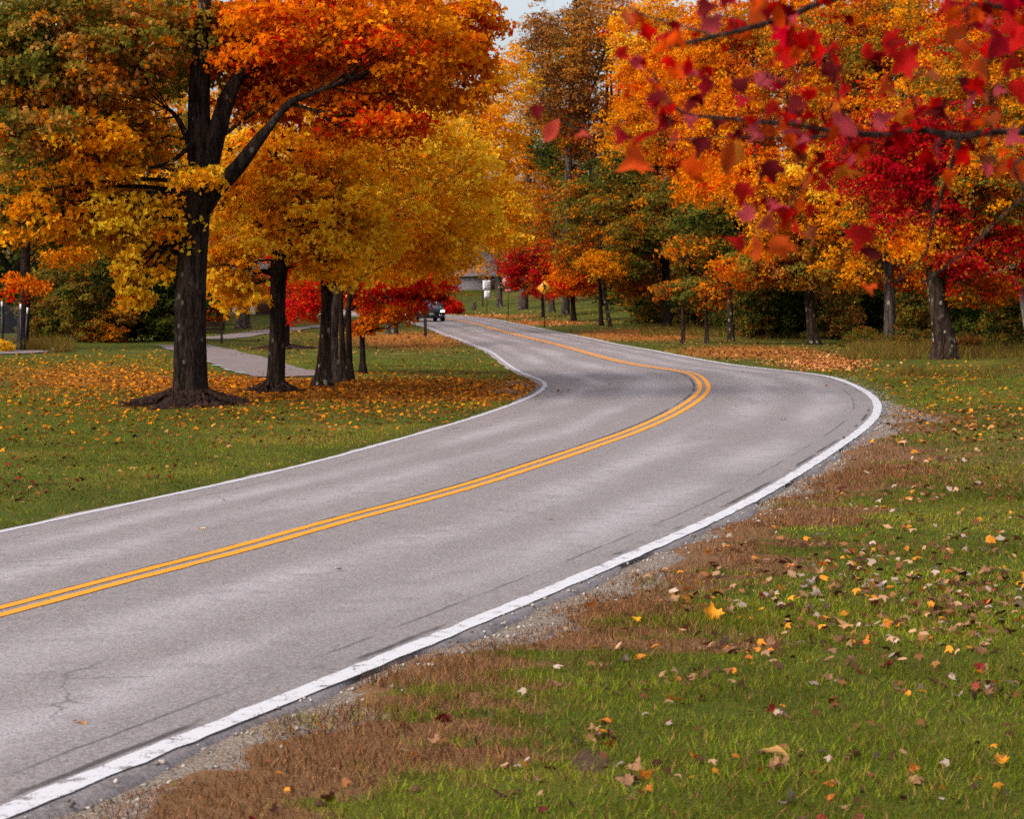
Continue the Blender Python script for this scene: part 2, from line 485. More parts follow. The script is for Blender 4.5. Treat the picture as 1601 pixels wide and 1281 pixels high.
# ------------------------------------------------------------------ litter and ground
# patches of fallen leaves: cx, cy, rx, ry (photo pixels), leaves, palette
GOLDL = [S(222, 138, 25), S(200, 116, 28), S(160, 92, 32), S(110, 66, 34), S(140, 84, 40)]
BROWNL = [S(130, 80, 40), S(165, 105, 55), S(95, 58, 32), S(190, 130, 75), S(75, 48, 30)]
TANL = [S(215, 145, 85), S(190, 115, 60), S(225, 165, 105), S(160, 95, 50), S(120, 70, 40)]
MIXL = [S(186, 142, 108), S(140, 92, 60), S(205, 130, 45), S(80, 52, 38), S(175, 152, 136), S(110, 66, 44)]
DARKL = [S(96, 60, 36), S(70, 46, 32), S(140, 90, 46), S(120, 44, 30), S(58, 40, 30), S(180, 130, 80)]
PATCH = [(130, 585, 150, 18, 4200, GOLDL), (610, 610, 220, 12, 6500, GOLDL), (400, 602, 70, 9, 1000, GOLDL), (770, 612, 60, 12, 700, GOLDL),
         (640, 532, 90, 13, 2600, BROWNL), (420, 545, 70, 12, 800, BROWNL), (560, 628, 190, 17, 1700, GOLDL), (150, 615, 190, 30, 2200, GOLDL), (230, 680, 240, 40, 160, DARKL), (330, 645, 240, 18, 420, GOLDL),
         (720, 575, 60, 20, 500, BROWNL), (440, 520, 60, 8, 400, BROWNL),
         (1000, 524, 90, 8, 2200, BROWNL), (1170, 551, 100, 9, 2600, BROWNL), (1290, 569, 36, 6, 3200, TANL), (1430, 583, 100, 10, 700, GOLDL), (840, 505, 60, 3, 900, TANL), (760, 495, 60, 2, 900, TANL),
         (1500, 620, 110, 26, 800, GOLDL), (1530, 668, 70, 20, 600, BROWNL), (800, 476, 110, 9, 700, TANL), (930, 495, 90, 8, 250, GOLDL),
         (1480, 760, 120, 60, 300, MIXL), (1420, 930, 190, 60, 1000, MIXL), (1300, 1100, 260, 110, 170, MIXL), (1050, 1050, 200, 130, 70, MIXL), (800, 1180, 260, 80, 50, MIXL), (1300, 800, 120, 60, 70, MIXL)]

zr = np.concatenate([np.linspace(-60, 5, 14), np.geomspace(6, 330, 470), np.geomspace(350, 3500, 14)])
ur = np.linspace(-1, 1, 300)
ur = np.sign(ur) * np.abs(ur) ** 1.15
half = np.where(zr < 5.5, 60.0, np.where(zr < 335, 7 + .46 * np.abs(zr), 1.2 * zr))
GX = ur[None] * half[:, None]; GY = np.repeat(zr[:, None], len(ur), 1)
XY = np.stack([GX.ravel(), GY.ravel()], 1)
gd, gs = road_dist(XY)
gz = height(XY, gd)
gz = np.where(XY[:, 1] > 500, np.minimum(gz, 1.9), gz)
ppx, ppy = to_px(XY[:, 0], np.maximum(XY[:, 1], 1), gz)
lit = np.zeros(len(XY))
for (cx, cy, rx, ry, n, pal) in PATCH[:23]:
    lit += min(.9, n / (rx * ry) * .36) * np.exp(-.5 * (((ppx - cx) / rx) ** 2 + ((ppy - cy) / ry) ** 2))
lit = np.where(XY[:, 1] > 6, np.clip(lit, 0, 1), 0)
gp = ground(838, 608)
gravel_patch = np.exp(-.5 * (((XY[:, 0] - gp[0] + .2) / .75) ** 2 + ((XY[:, 1] - gp[1]) / 2.6) ** 2)) * (gs < 0)
gr2 = ground(1402, 640)
gravel_patch2 = np.exp(-.5 * (((XY[:, 0] - gr2[0]) / .22) ** 2 + ((XY[:, 1] - gr2[1]) / 3.5) ** 2)) * (gs > 0)
SOIL = [(925, 1192, .12, .35), (985, 1224, .08, .25), (1130, 905, .10, .5)]
def soil_at(XY):
    o = np.zeros(len(XY))
    for px, py, rx, ry in SOIL:
        c_ = flat(px, py); o += np.exp(-.5 * (((XY[:, 0] - c_[0]) / (rx * .55)) ** 2 + ((XY[:, 1] - c_[1]) / (ry * .55)) ** 2))
    return np.clip(o * (.9 + .9 * noise(XY, 7)), 0, 1)
def dryness(XY, d, s):
    a = 1.0 - smooth(.2, 1.75, d + .6 * noise(XY, 1.1) + .55 * noise(XY, 3.1) + .4 * noise(XY, 6.5) - .3 * smooth(25, 45, XY[:, 1]))
    a2 = .35 * (1 - smooth(.05, .3, d + .1 * noise(XY, 2.0)))
    far = .36 * smooth(.0, .8, noise(XY, .45) + .3 * noise(XY, 2.0))
    return np.clip(np.where(s > 0, np.maximum(a * smooth(48, 36, XY[:, 1]), far), np.maximum(a2, far * .8)), 0, 1)
dr = dryness(XY, gd, gs)
grav = np.where(gs > 0, (1 - smooth(.02, .50, gd + .42 * noise(XY, 1.4) + .2 * noise(XY, 3.2))) * smooth(52, 40, XY[:, 1]), .6 * (1 - smooth(.0, .12, gd)))
grav = np.clip(grav + gravel_patch * 1.5 + gravel_patch2 * 1.2, 0, 1)
m, nt, out = new_mat('lawn_soil'); b = NB(nt)
co = b.n('ShaderNodeTexCoord').outputs['Object']
big, mid, fine = b.noise(co, .35, 4), b.noise(co, 3.5, 5, .65), b.noise(co, 28, 4, .7)
g = b.mix(mid, S(56, 66, 14), S(100, 104, 28)); g = b.mix(b.step(fine, .4, .65), b.mix(.5, g, S(40, 46, 12)), g)
g = b.mix(b.math('MULTIPLY', b.step(big, .5, .68), .5), g, S(120, 104, 40))
dc = b.mix(fine, S(76, 51, 34), S(142, 104, 70))
dmask = b.step(b.math('ADD', b.attr('dry'), b.math('MULTIPLY', b.math('SUBTRACT', mid, .5), .9)), .3, .62)
g = b.mix(dmask, g, dc)
soil = b.math('MAXIMUM', b.math('MULTIPLY', b.step(b.noise(co, 1.1, 6, .7), .62, .70), .8), b.step(b.math('ADD', b.attr('soil'), b.math('MULTIPLY', b.math('SUBTRACT', fine, .5), .7)), .25, .6))
g = b.mix(soil, g, b.mix(fine, S(48, 34, 24), S(104, 80, 60)))
lc = b.mix(fine, S(96, 58, 24), S(190, 118, 44))
g = b.mix(b.step(b.math('ADD', b.attr('litter'), b.math('MULTIPLY', b.math('SUBTRACT', fine, .5), 1.0)), .35, .7), g, lc)
gc = b.mix(b.step(b.noise(co, 45, 3, .8), .35, .65), S(72, 60, 50), S(158, 142, 130))
g = b.mix(b.step(b.math('ADD', b.attr('gravel'), b.math('MULTIPLY', b.math('SUBTRACT', mid, .5), 1.1)), .42, .62), g, gc)
pr = b.princ(g, .95, b.bump(b.math('ADD', fine, mid), .6, .03), .1)
nt.links.new(pr.outputs[0], out.inputs[0]); LAWN = m
R_, C_ = GX.shape; i, j = np.meshgrid(np.arange(R_ - 1), np.arange(C_ - 1), indexing='ij')
q0 = (i * C_ + j).ravel()
go = np_mesh('ground', np.c_[XY, gz], [np.stack([q0, q0 + 1, q0 + C_ + 1, q0 + C_], 1)], [LAWN], smooth_sh=True, fattr={'dry': dr, 'gravel': grav, 'litter': lit, 'soil': soil_at(XY)})
tag(go, kind='structure')

# ------------------------------------------------------------------ leaf clouds
KITE = (np.array([[0, 0, 0], [-.36, .45, .12], [0, 1, -.12], [.36, .45, .12]]) - [0, .45, 0])
MAPLE = (np.array([[0, 0, 0], [-.30, .02, .05], [-.56, .44, -.04], [-.22, .50, .08], [0, 1, -.16], [.22, .50, .08], [.56, .44, -.04], [.30, .02, .05]]) - [0, .42, 0])
BLADE = np.array([[-.5, 0, 0], [.5, 0, 0], [0, 1, 0]])

def cards(C, N, size, tmpl, spin=None):
    n = len(C); N = norm(N)
    ref = np.where(np.abs(N[:, 2:3]) < .9, np.array([[0, 0, 1.0]]), np.array([[1.0, 0, 0]]))
    tx = norm(np.cross(ref, N)); ty = np.cross(N, tx)
    a = rng.uniform(0, 2 * np.pi, n) if spin is None else spin
    ca, sa = np.cos(a)[:, None], np.sin(a)[:, None]
    ux, uy = tx * ca + ty * sa, -tx * sa + ty * ca
    s = np.asarray(size)[:, None, None]
    V = C[:, None] + s * (tmpl[None, :, 0:1] * ux[:, None] + tmpl[None, :, 1:2] * uy[:, None] + tmpl[None, :, 2:3] * N[:, None])
    k = len(tmpl)
    return V.reshape(-1, 3), np.arange(n * k).reshape(n, k)

def pick(pal, t):
    """palette: list of (weight, rgb) ordered along a gradient; t in 0..1"""
    w = np.cumsum([p[0] for p in pal]); w = w / w[-1]
    return np.array([p[1] for p in pal])[np.minimum(np.searchsorted(w, np.clip(t, 0, .9999)), len(pal) - 1)]

K = .98
YEL, GOLD, AMB = S(252, 196, 46, K), S(246, 166, 24, K), S(228, 134, 14, K)
ORA, RUST, RED = S(232, 118, 14, K), S(180, 78, 18, K), S(205, 36, 18, K)
CRIM, MAROON, PINKR = S(190, 16, 36, K), S(110, 18, 22, K), S(205, 70, 60, K)
OLIVE, OLG, GRN = S(140, 122, 42, K), S(98, 98, 38, K), S(84, 90, 32, K)
DKG, BRN, TAN = S(34, 46, 18, K), S(128, 78, 32, K), S(186, 128, 58, K)
P_GOLD = [(.15, ORA), (1.0, AMB), (3, GOLD), (2.6, YEL)]
P_YEL = [(.5, AMB), (2.5, GOLD), (3, YEL)]
P_ORA = [(.5, RED), (2, ORA), (2.5, AMB), (1, GOLD)]
P_ORED = [(.9, RED), (3, ORA), (1.8, AMB)]
P_RED = [(1, CRIM), (3, RED), (1.4, RUST), (.5, ORA)]
P_CRIM = [(1.6, CRIM), (1.3, RED), (1.0, RUST), (.8, PINKR), (1.2, MAROON), (1.8, AMB)]
P_UPLEFT = [(1, OLG), (3, OLIVE), (1.6, TAN), (1.8, AMB)]
P_DULL = [(2, DKG), (1.5, OLG), (1.2, BRN), (.6, OLIVE)]  # dull green and brown leaf colours of the undergrowth
P_OLIVE = [(2, OLG), (2.5, OLIVE), (1.2, BRN), (1.4, AMB)]
P_GREEN = [(1.5, DKG), (2.5, GRN), (1.6, OLG), (.6, OLIVE)]
P_DARK = [(3, DKG), (1.5, GRN), (.8, OLG)]
P_BROWN = [(1.5, BRN), (2, RUST), (1.5, OLIVE), (1, AMB)]
P_TAN = [(1.5, BRN), (2.5, TAN), (1.2, AMB), (.6, OLIVE)]
P_OLGOLD = [(.7, OLG), (1.4, OLIVE), (2.4, AMB), (2, GOLD)]
P_MIXED = [(1.2, CRIM), (1.3, RED), (1.2, RUST), (1, ORA), (1.6, AMB), (1, GOLD), (.9, OLIVE)]
P_RUST = [(1, RED), (2, RUST), (1.6, ORA), (1.4, AMB), (1.2, OLIVE)]

class Cloud:
    def __init__(s): s.C = []; s.N = []; s.S = []; s.T = []; s.cl = []
    def blob(s, c, r, ncl, per, cr, leaf, pal, gap=.25, shell=.75, up=.35, patch=.5):
        """leaf clusters in an ellipsoid: c centre, r radii; gaps follow a noise field"""
        c, r = np.asarray(c, float), np.asarray(r, float)
        u = norm(rng.normal(size=(int(ncl * 1.7), 3)))
        rad = rng.uniform(1 - shell, 1, len(u)) ** .6
        p = c + u * rad[:, None] * r * (1 + .26 * noise(u * 2.0 + c, 1.6))[:, None]
        g = noise(p / max(.35, cr * 1.6), 1.0) + .35 * rng.normal(size=len(p))
        o = np.argsort(-g); p = p[np.sort(o[:int(len(p) * (1 - gap))])][:ncl] if gap else p[:ncl]
        s.spray(p, c, per, cr, leaf, pal, up, patch)
    def spray(s, p, c, per, cr, leaf, pal, up=.35, patch=.5):
        n = len(p)
        if not n: return
        cr = cr * .84; leaf = leaf * .93; per = per * 1.04
        k = np.maximum(4, rng.poisson(per, n)); idx = np.repeat(np.arange(n), k); m_ = len(idx)
        sc_ = rng.uniform(.6, 1.3, n)[idx]
        tilt = norm(rng.normal(size=(n, 3)) * .35 + [0, 0, 1.0] + .25 * norm(p - c))
        d = rng.normal(size=(m_, 3)); d = d - np.sum(d * tilt[idx], 1)[:, None] * tilt[idx] * .72
        r_ = rng.uniform(0, 1, m_) ** .5
        q = p[idx] + norm(d) * (r_ * cr * sc_)[:, None] * np.array([1, 1, .75])
        q[:, 2] -= (r_ ** 2) * cr * .28
        out_ = norm(q - c)
        N = rng.normal(size=(m_, 3)) * .62 + out_ * .5 + np.array([0, 0, up])
        t = .5 + patch * noise(p, .9)[idx] * .8 + rng.normal(0, .24, n)[idx] + rng.normal(0, .13, m_)
        col = pick(pal, t) * rng.uniform(.72, 1.22, m_)[:, None] * (1 + rng.normal(0, .05, (m_, 3)))
        s.C.append(q); s.N.append(N); s.S.append(leaf * rng.uniform(.7, 1.3, m_)); s.T.append(np.clip(col, .002, .95)); s.cl.append(p)
    def build(s, name, base, tmpl, parent, mat=None):
        C = np.concatenate(s.C) - np.asarray(base)
        V, f = cards(C, np.concatenate(s.N), np.concatenate(s.S), tmpl)
        return np_mesh(name, V, [f], [mat or LEAF], parent, tint=np.concatenate(s.T))

def twigs(mb, A, B, r0, r1):
    """many thin three-sided sticks at once, bent in the middle"""
    n = len(A)
    if not n: return
    d = norm(B - A); a = norm(np.cross(d, rng.normal(size=(n, 3)))); c = np.cross(d, a)
    L = np.linalg.norm(B - A, axis=1)[:, None]
    Mid = (A + B) / 2 + a * L * rng.uniform(-.12, .12, (n, 1)) + np.array([0, 0, 1]) * L * .08
    ring = []
    for p, r in ((A, r0), (Mid, (r0 + r1) / 2), (B, r1)):
        for k in range(3):
            an = 2 * np.pi * k / 3
            ring.append(p + (a * math.cos(an) + c * math.sin(an)) * np.asarray(r).reshape(-1, 1))
    V = np.stack(ring, 1).reshape(-1, 3)
    o = (np.arange(n) * 9)[:, None]
    Q = np.concatenate([o + np.array([[lv * 3 + k, lv * 3 + (k + 1) % 3, lv * 3 + 3 + (k + 1) % 3, lv * 3 + 3 + k]]) for lv in (0, 1) for k in range(3)])
    mb.add(V, Q)

def tree(name, label, base, stems, blobs, leaf=.13, per=40, cr=.5, tmpl=KITE, bark=None, Z=None, cat='tree', group=None, nl=4, flare=1.5, lean=0.0, sides=10, twig=True, gap=.40, root=None, dens=1.0):
    """base: photo pixel of the foot. stems: polylines of (px, py, width px[, dz]); blobs: (px, py, rx, ry, depth radius m, dz, clusters, palette[, gap])"""
    bark = bark or BARK_MID
    if Z is None: g = ground(*base)
    else:
        q = P(base[0], base[1], Z); g = np.array([q[0], Z, height(np.array([[q[0], Z]]))[0]])
    D = g[1]
    rt = empty(name, g, label, cat, group)
    mb = MB(); skel = []; rads = []
    for si, st in enumerate(stems):
        pts = np.array([P(s_[0], s_[1], D + (s_[3] if len(s_) > 3 else 0.0)) for s_ in st])
        rr = np.array([s_[2] / 2 * D / F for s_ in st])
        if si == 0:
            pts[0] = g + [0, 0, .12]
            pts = np.concatenate([[g - [0, 0, .25]], pts]); rr = np.concatenate([[rr[0] * flare], rr]); 
        w = catmull(np.c_[pts, rr], 6)
        ph = rng.uniform(0, 6, 4)
        lo, hi = g[2], g[2] + .9
        def wob(ang, p, i_, ph=ph, fl=(si == 0)):
            k = 1 + .05 * np.sin(3 * ang + ph[0] + p[2]) + .04 * np.sin(5 * ang + ph[1] - p[2] * 1.7)
            if fl: k = k + (flare - 1) * .30 * math.exp(-max(0, p[2] - lo) * 3.0) * np.maximum(-.2, np.sin(4 * ang + ph[2]))
            return k
        mb.tube(w[:, :3] - g, np.maximum(w[:, 3], .006), sides, True, wob)
        skel.append(w[:, :3]); rads.append(w[:, 3])
    trunk_s, trunk_r = np.concatenate(skel), np.concatenate(rads)
    cl = Cloud(); SK = [trunk_s]; SR = [trunk_r * .5]
    for bl in blobs:
        px, py, rx, ry, rd, dz, ncl, pal = bl[:8]
        gp_ = bl[8] if len(bl) > 8 else gap
        Db = D + dz; c = P(px, py, Db); r = np.array([rx * Db / F, rd, ry * Db / F])
        cl.blob(c, r, int(ncl * dens), per, cr, leaf, pal, gp_)
        # limbs that carry this part of the crown
        top = trunk_s[:, 2].max()
        for _ in range(nl):
            tgt = c + norm(rng.normal(size=3)) * r * rng.uniform(.2, .75)
            ok = np.nonzero((trunk_s[:, 2] > g[2] + .35 * (top - g[2])) & (trunk_s[:, 2] < max(tgt[2] + .3, g[2] + .5 * (top - g[2]))))[0]
            if not len(ok): continue
            dd = np.linalg.norm(trunk_s[ok] - tgt, axis=1) + rng.uniform(0, 1.5, len(ok))
            k = ok[np.argmin(dd)]; a = trunk_s[k]
            mid = (a + tgt) / 2 + np.array([0, 0, .18 * np.linalg.norm(tgt - a)]) * rng.uniform(-.6, 1) + rng.normal(size=3) * .12 * np.linalg.norm(tgt - a) * .6
            t = np.linspace(0, 1, 9)[:, None]
            pl = (1 - t) ** 2 * a + 2 * t * (1 - t) * mid + t ** 2 * tgt + rng.normal(0, .02, (9, 3))
            r0 = min(trunk_r[k] * .4, .018 + .010 * np.linalg.norm(tgt - a))
            rr = r0 * (1 - t[:, 0] * .85) + .004
            mb.tube(pl - g, rr, 6, False)
            SK.append(pl); SR.append(rr)
            for _ in range(2):
                kk = rng.integers(3, 8); a2 = pl[kk]; t2 = a2 + (norm(rng.normal(size=3) * [1, 1, .6] + norm(tgt - a)) * r * rng.uniform(.3, .7))
                p2 = np.linspace(0, 1, 5)[:, None] * (t2 - a2) + a2 + rng.normal(0, .04, (5, 3)) * [[0], [1], [1], [1], [0]]
                r2 = np.linspace(rr[kk] * .7, .005, 5)
                mb.tube(p2 - g, r2, 5, False); SK.append(p2); SR.append(r2)
    if twig and cl.cl:
        sk = np.concatenate(SK); sr = np.concatenate(SR)
        p = np.concatenate(cl.cl)
        dd = np.stack([((p[i:i + 1] - sk) ** 2).sum(1) for i in range(len(p))])
        j = dd.argmin(1); L = np.sqrt(dd[np.arange(len(p)), j]); ok = L < 2.2
        w = leaf / .12
        twigs(mb, sk[j[ok]] - g, p[ok] - g, np.minimum(sr[j[ok]], .012 * w), np.full(ok.sum(), .004 * w))
    mb.build('trunk', bark, rt, True)
    if root: root(rt, g)
    if cl.C: cl.build('crown', g, tmpl, rt)
    return rt, g

def root_mound(w, h, stretch, mat, nroot, seed, skew=0.0):
    def f(rt, g):
        r2 = np.random.default_rng(seed)
        n, k = 72, 16; V = [[0, 0, h]]
        a = np.linspace(0, 2 * np.pi, n, endpoint=False)
        lob = 1 + .22 * np.sin(3 * a + r2.uniform(0, 6)) + .14 * np.sin(7 * a + r2.uniform(0, 6)) + .08 * np.sin(13 * a)
        for i in range(1, k + 1):
            t = i / k; R = w * t * lob
            z = h * np.clip(1 - t, 0, 1) ** 1.5 * (1 + .25 * np.sin(9 * a + i) * t) - .05 * t + r2.normal(0, .022, n)
            V += list(np.c_[R * np.cos(a) * stretch + skew * w * t, R * np.sin(a), z])
        Q = []; T = [[0, 1 + j, 1 + (j + 1) % n] for j in range(n)]
        for i in range(k - 1):
            for j in range(n): Q.append([1 + i * n + j, 1 + (i + 1) * n + j, 1 + (i + 1) * n + (j + 1) % n, 1 + i * n + (j + 1) % n])
        mb = MB(); mb.add(V, Q, T)
        for _ in range(nroot):
            an = r2.uniform(0, 2 * np.pi); L = r2.uniform(.6, 1.25) * w; t = np.linspace(.12, 1, 11)
            ww = an + np.cumsum(r2.normal(0, .12, 11))
            x = L * t * np.cos(ww) * stretch + skew * w * t; y = L * t * np.sin(ww)
            z = h * np.clip(1 - t * L / w, 0, 1) ** 1.5 + .02 - .05 * t
            mb.tube(np.c_[x, y, z], np.linspace(.055, .012, 11) * r2.uniform(.5, 1.2), 6, False)
        mb.build('root_mound', mat, rt, True)
    return f
ROOTMAT = bark_material('root_and_mulch', S(30, 20, 17), S(84, 60, 49), None, 0, 1.6)
# ---PART2---
# ------------------------------------------------------------------ lawn maples on the far side of the road
ROW = 'maples along the lawn'
tree('maple_tree', 'biggest dark maple trunk, lichen spotted, with spreading root mound on the lawn', (297, 634),
     [[(297, 632, 64), (296, 600, 55), (297, 540, 51), (299, 460, 47), (302, 400, 45), (306, 340, 45), (312, 290, 43), (312, 230, 36), (311, 150, 34), (314, 70, 26), (320, 0, 20), (322, -80, 12)],
      [(320, 290, 30), (330, 240, 31), (342, 195, 29), (358, 148, 25), (372, 122, 20), (388, 100, 16), (400, 40, 12), (410, -40, 8)],
      [(316, 322, 34, -.05), (338, 294, 28, -.2), (372, 260, 24, -.4), (406, 216, 18, -.6), (428, 190, 12, -.7), (454, 160, 11, -.8), (490, 145, 7, -.9), (540, 125, 4, -1)],
      [(454, 162, 6, -.8), (478, 168, 5, -.8), (500, 178, 4, -.8), (540, 205, 3, -.8)], [(342, 218, 6), (380, 188, 5), (412, 166, 4)],
      [(305, 250, 14), (288, 205, 10), (272, 178, 7), (255, 165, 5)], [(303, 225, 8, -.3), (262, 255, 6, -.6), (215, 262, 5, -.8), (150, 250, 4, -1)]],
     [(110, 70, 180, 110, 2.4, -.4, 380, P_UPLEFT), (235, 50, 130, 100, 2.3, .9, 210, P_UPLEFT), (60, 200, 120, 80, 2, -.5, 170, P_UPLEFT), (175, 215, 95, 70, 2, -.1, 150, P_OLGOLD),
      (200, 335, 110, 55, 1.6, .4, 130, P_GOLD), (300, 272, 40, 20, .4, -.9, 9, P_GOLD), (200, 455, 26, 24, .6, .5, 11, P_GOLD), (235, 415, 60, 40, 1, .6, 34, P_GOLD), (60, 330, 90, 50, 1.5, 0, 90, P_OLGOLD),
      (450, 55, 135, 90, 2.4, .9, 290, P_ORED), (330, 30, 60, 40, 1, .8, 40, P_ORA), (590, 50, 150, 100, 2.4, .6, 270, P_ORA), (695, 110, 80, 60, 1.8, 1, 100, P_ORA), (735, 40, 40, 60, 1.4, 1, 46, P_ORA), (530, 170, 100, 45, 1.2, .5, 90, P_ORED), (600, 190, 70, 25, 1, 0, 36, P_ORED), (410, 150, 50, 40, 1.0, 1.0, 40, P_ORA)],
     leaf=.102, per=50, cr=.46, tmpl=MAPLE, bark=BARK_DARK, sides=20, nl=6, flare=1.35, group=ROW, root=root_mound(1.25, .42, 1.28, ROOTMAT, 60, 3, -.05))
tree('maple_tree', 'dark yellow maple with forked trunk and root mound, second in the lawn row', (430, 614),
     [[(431, 610, 34), (432, 585, 28), (434, 520, 25), (435, 450, 24), (438, 405, 27), (443, 365, 24), (444, 340, 22), (436, 305, 16), (428, 270, 15), (424, 230, 15), (420, 180, 10), (418, 110, 6)],
      [(446, 352, 12), (466, 316, 9), (475, 290, 8), (488, 248, 6), (500, 200, 4)], [(432, 372, 10), (410, 356, 9), (386, 336, 9), (371, 300, 9), (362, 255, 8), (357, 215, 6), (352, 170, 4)]],
     [(400, 290, 105, 80, 2, .4, 230, P_YEL), (360, 415, 55, 45, 1.1, .2, 70, P_YEL), (490, 330, 100, 80, 2, .5, 200, P_YEL), (470, 235, 120, 70, 2, .8, 160, P_GOLD),
      (250, 320, 130, 60, 2, 1.2, 170, P_GOLD), (535, 400, 55, 36, 1.1, 0, 55, P_YEL), (420, 375, 40, 25, .7, -.8, 16, P_GOLD), (372, 455, 40, 32, 1, .1, 40, P_YEL), (470, 400, 40, 30, .9, .2, 30, P_GOLD)],
     dens=.62, leaf=.12, per=40, cr=.46, tmpl=MAPLE, bark=BARK_DARK, sides=16, flare=1.3, group=ROW, root=root_mound(.72, .34, 1.15, ROOTMAT, 34, 5))
tree('maple_tree', 'brown maple trunk with high fork beside the lichen grey trunk in the lawn row', (505, 605),
     [[(505, 602, 34), (506, 585, 26), (508, 540, 20), (510, 480, 17), (512, 440, 24), (508, 415, 18), (496, 395, 12), (486, 350, 9), (480, 300, 6)], [(516, 440, 14), (524, 415, 11), (540, 370, 8), (556, 300, 6), (570, 220, 4)]],
     [(560, 290, 120, 100, 2.2, .5, 280, P_GOLD), (610, 195, 120, 80, 2.2, 1, 200, P_YEL), (555, 385, 70, 40, 1.3, -.2, 90, P_GOLD), (540, 430, 40, 24, .8, -.3, 24, P_YEL)],
     dens=.62, leaf=.12, per=38, cr=.46, bark=BARK_MID, sides=14, flare=1.25, group=ROW)
tree('maple_tree', 'pale lichen grey maple trunk leaning against its brown neighbour in the lawn row', (523, 599),
     [[(524, 597, 19), (523, 570, 15), (523, 520, 13), (526, 470, 11), (531, 420, 9), (536, 360, 7), (545, 280, 5)]],
     [(640, 330, 110, 85, 2.4, 1, 230, P_GOLD), (700, 270, 90, 80, 2, .6, 160, P_YEL)], dens=.62, leaf=.12, per=38, cr=.46, bark=BARK_GREY, group=ROW)
tree('maple_tree', 'slim brown maple trunk forking low, just behind the lichen grey trunk', (537, 598),
     [[(537, 596, 15), (536, 560, 11), (534, 510, 9), (533, 470, 7), (538, 400, 5)], [(535, 520, 6), (541, 495, 5), (546, 470, 4)]],
     [(680, 390, 90, 50, 2, .6, 150, P_GOLD)], dens=.62, leaf=.12, per=36, cr=.46, bark=BARK_MID, group=ROW)
tree('maple_tree', 'dark maple trunk hindmost in the tight clump of lawn trunks', (547, 596),
     [[(547, 594, 16), (546, 560, 11), (545, 510, 10), (546, 470, 8), (552, 400, 6), (565, 330, 4)]],
     [(620, 400, 90, 40, 2, .8, 130, P_GOLD), (730, 330, 70, 60, 1.8, 1, 110, P_YEL)], dens=.62, leaf=.12, per=36, cr=.46, bark=BARK_BLACK, group=ROW)
tree('maple_tree', 'small red tree with slim trunk drooping over the road by the dark car', (567, 584),
     [[(567, 583, 13), (567, 560, 9), (566, 510, 8), (568, 470, 7), (580, 430, 5), (600, 400, 3)], [(568, 480, 5), (600, 465, 4), (640, 462, 3), (690, 470, 2)], [(567, 490, 5), (540, 470, 4), (500, 462, 3)]],
     [(585, 450, 95, 42, 1.5, 0, 200, P_RED), (655, 444, 56, 28, 1.2, .3, 100, P_RED), (602, 487, 40, 15, 1.0, -.2, 50, P_ORED), (650, 474, 14, 6, .4, 0, 4, P_RED), (636, 497, 10, 5, .3, 0, 3, P_ORED), (480, 465, 50, 36, 1.2, .8, 80, P_RED), (560, 510, 40, 10, .8, .2, 20, P_ORED), (692, 463, 24, 7, .6, .2, 9, P_RED)],
     leaf=.10, per=38, cr=.36, bark=BARK_BLACK, gap=.3)
tree('maple_tree', 'thick grey ridged trunk standing alone beside the far driveway', (380, 514),
     [[(380, 513, 25), (380, 490, 21), (381, 440, 18), (382, 380, 16), (380, 300, 12), (375, 200, 8)]],
     [(380, 320, 150, 90, 4, 1, 230, P_GOLD), (330, 200, 150, 110, 4, 2, 230, P_OLGOLD)], leaf=.17, per=38, cr=.75, bark=BARK_GREY, sides=14)
tree('maple_tree', 'dark flared trunk with red leaves, behind the second lawn maple', (438, 546),
     [[(438, 545, 34), (440, 520, 27), (442, 470, 23), (444, 400, 19), (448, 320, 13), (455, 220, 8)]],
     [(480, 425, 80, 40, 2.5, 0, 140, P_RED), (450, 310, 130, 90, 3.5, 1, 220, P_GOLD)], leaf=.15, per=38, cr=.65, bark=BARK_BLACK, flare=1.7, root=root_mound(1.3, .22, 1.3, ROOTMAT, 20, 8, .25))
tree('maple_tree', 'leaning dark trunk with olive and red leaves behind the mesh fence', (35, 545),
     [[(35, 544, 20), (38, 480, 17), (40, 400, 15), (43, 330, 13), (40, 240, 10), (30, 120, 7)], [(42, 400, 7), (70, 390, 5), (105, 395, 3)]],
     [(40, 285, 120, 90, 3, 0, 230, P_OLGOLD), (20, 440, 50, 22, 1.3, -1.5, 18, P_ORED), (20, 120, 150, 120, 3.5, 2, 260, P_UPLEFT), (110, 390, 60, 24, 1.5, 0, 50, P_OLGOLD)],
     leaf=.15, per=38, cr=.65, bark=BARK_BLACK)
tree('maple_tree', 'tall golden maple crown leaning over the road bend behind the small red tree', (612, 522),
     [[(612, 521, 20), (613, 460, 17), (616, 380, 15), (622, 300, 13), (630, 220, 10), (640, 120, 7), (650, 20, 4)], [(620, 310, 9), (600, 260, 7), (575, 215, 6), (560, 180, 4)], [(624, 290, 9), (680, 250, 6), (740, 200, 4)], [(628, 250, 7), (650, 190, 6), (690, 110, 4)]],
     [(680, 240, 130, 120, 5, 0, 460, P_YEL), (590, 140, 170, 110, 5, 4, 400, P_GOLD), (770, 215, 50, 60, 3, 1, 100, P_YEL), (740, 340, 70, 60, 3.5, 0, 170, P_GOLD), (690, 60, 60, 80, 4, 2, 150, P_GOLD), (800, 120, 40, 50, 2.5, 2, 70, P_YEL, .4), (790, 330, 45, 60, 3, 0, 110, P_YEL)],
     dens=.8, leaf=.17, per=40, cr=.8, bark=BARK_GREY)

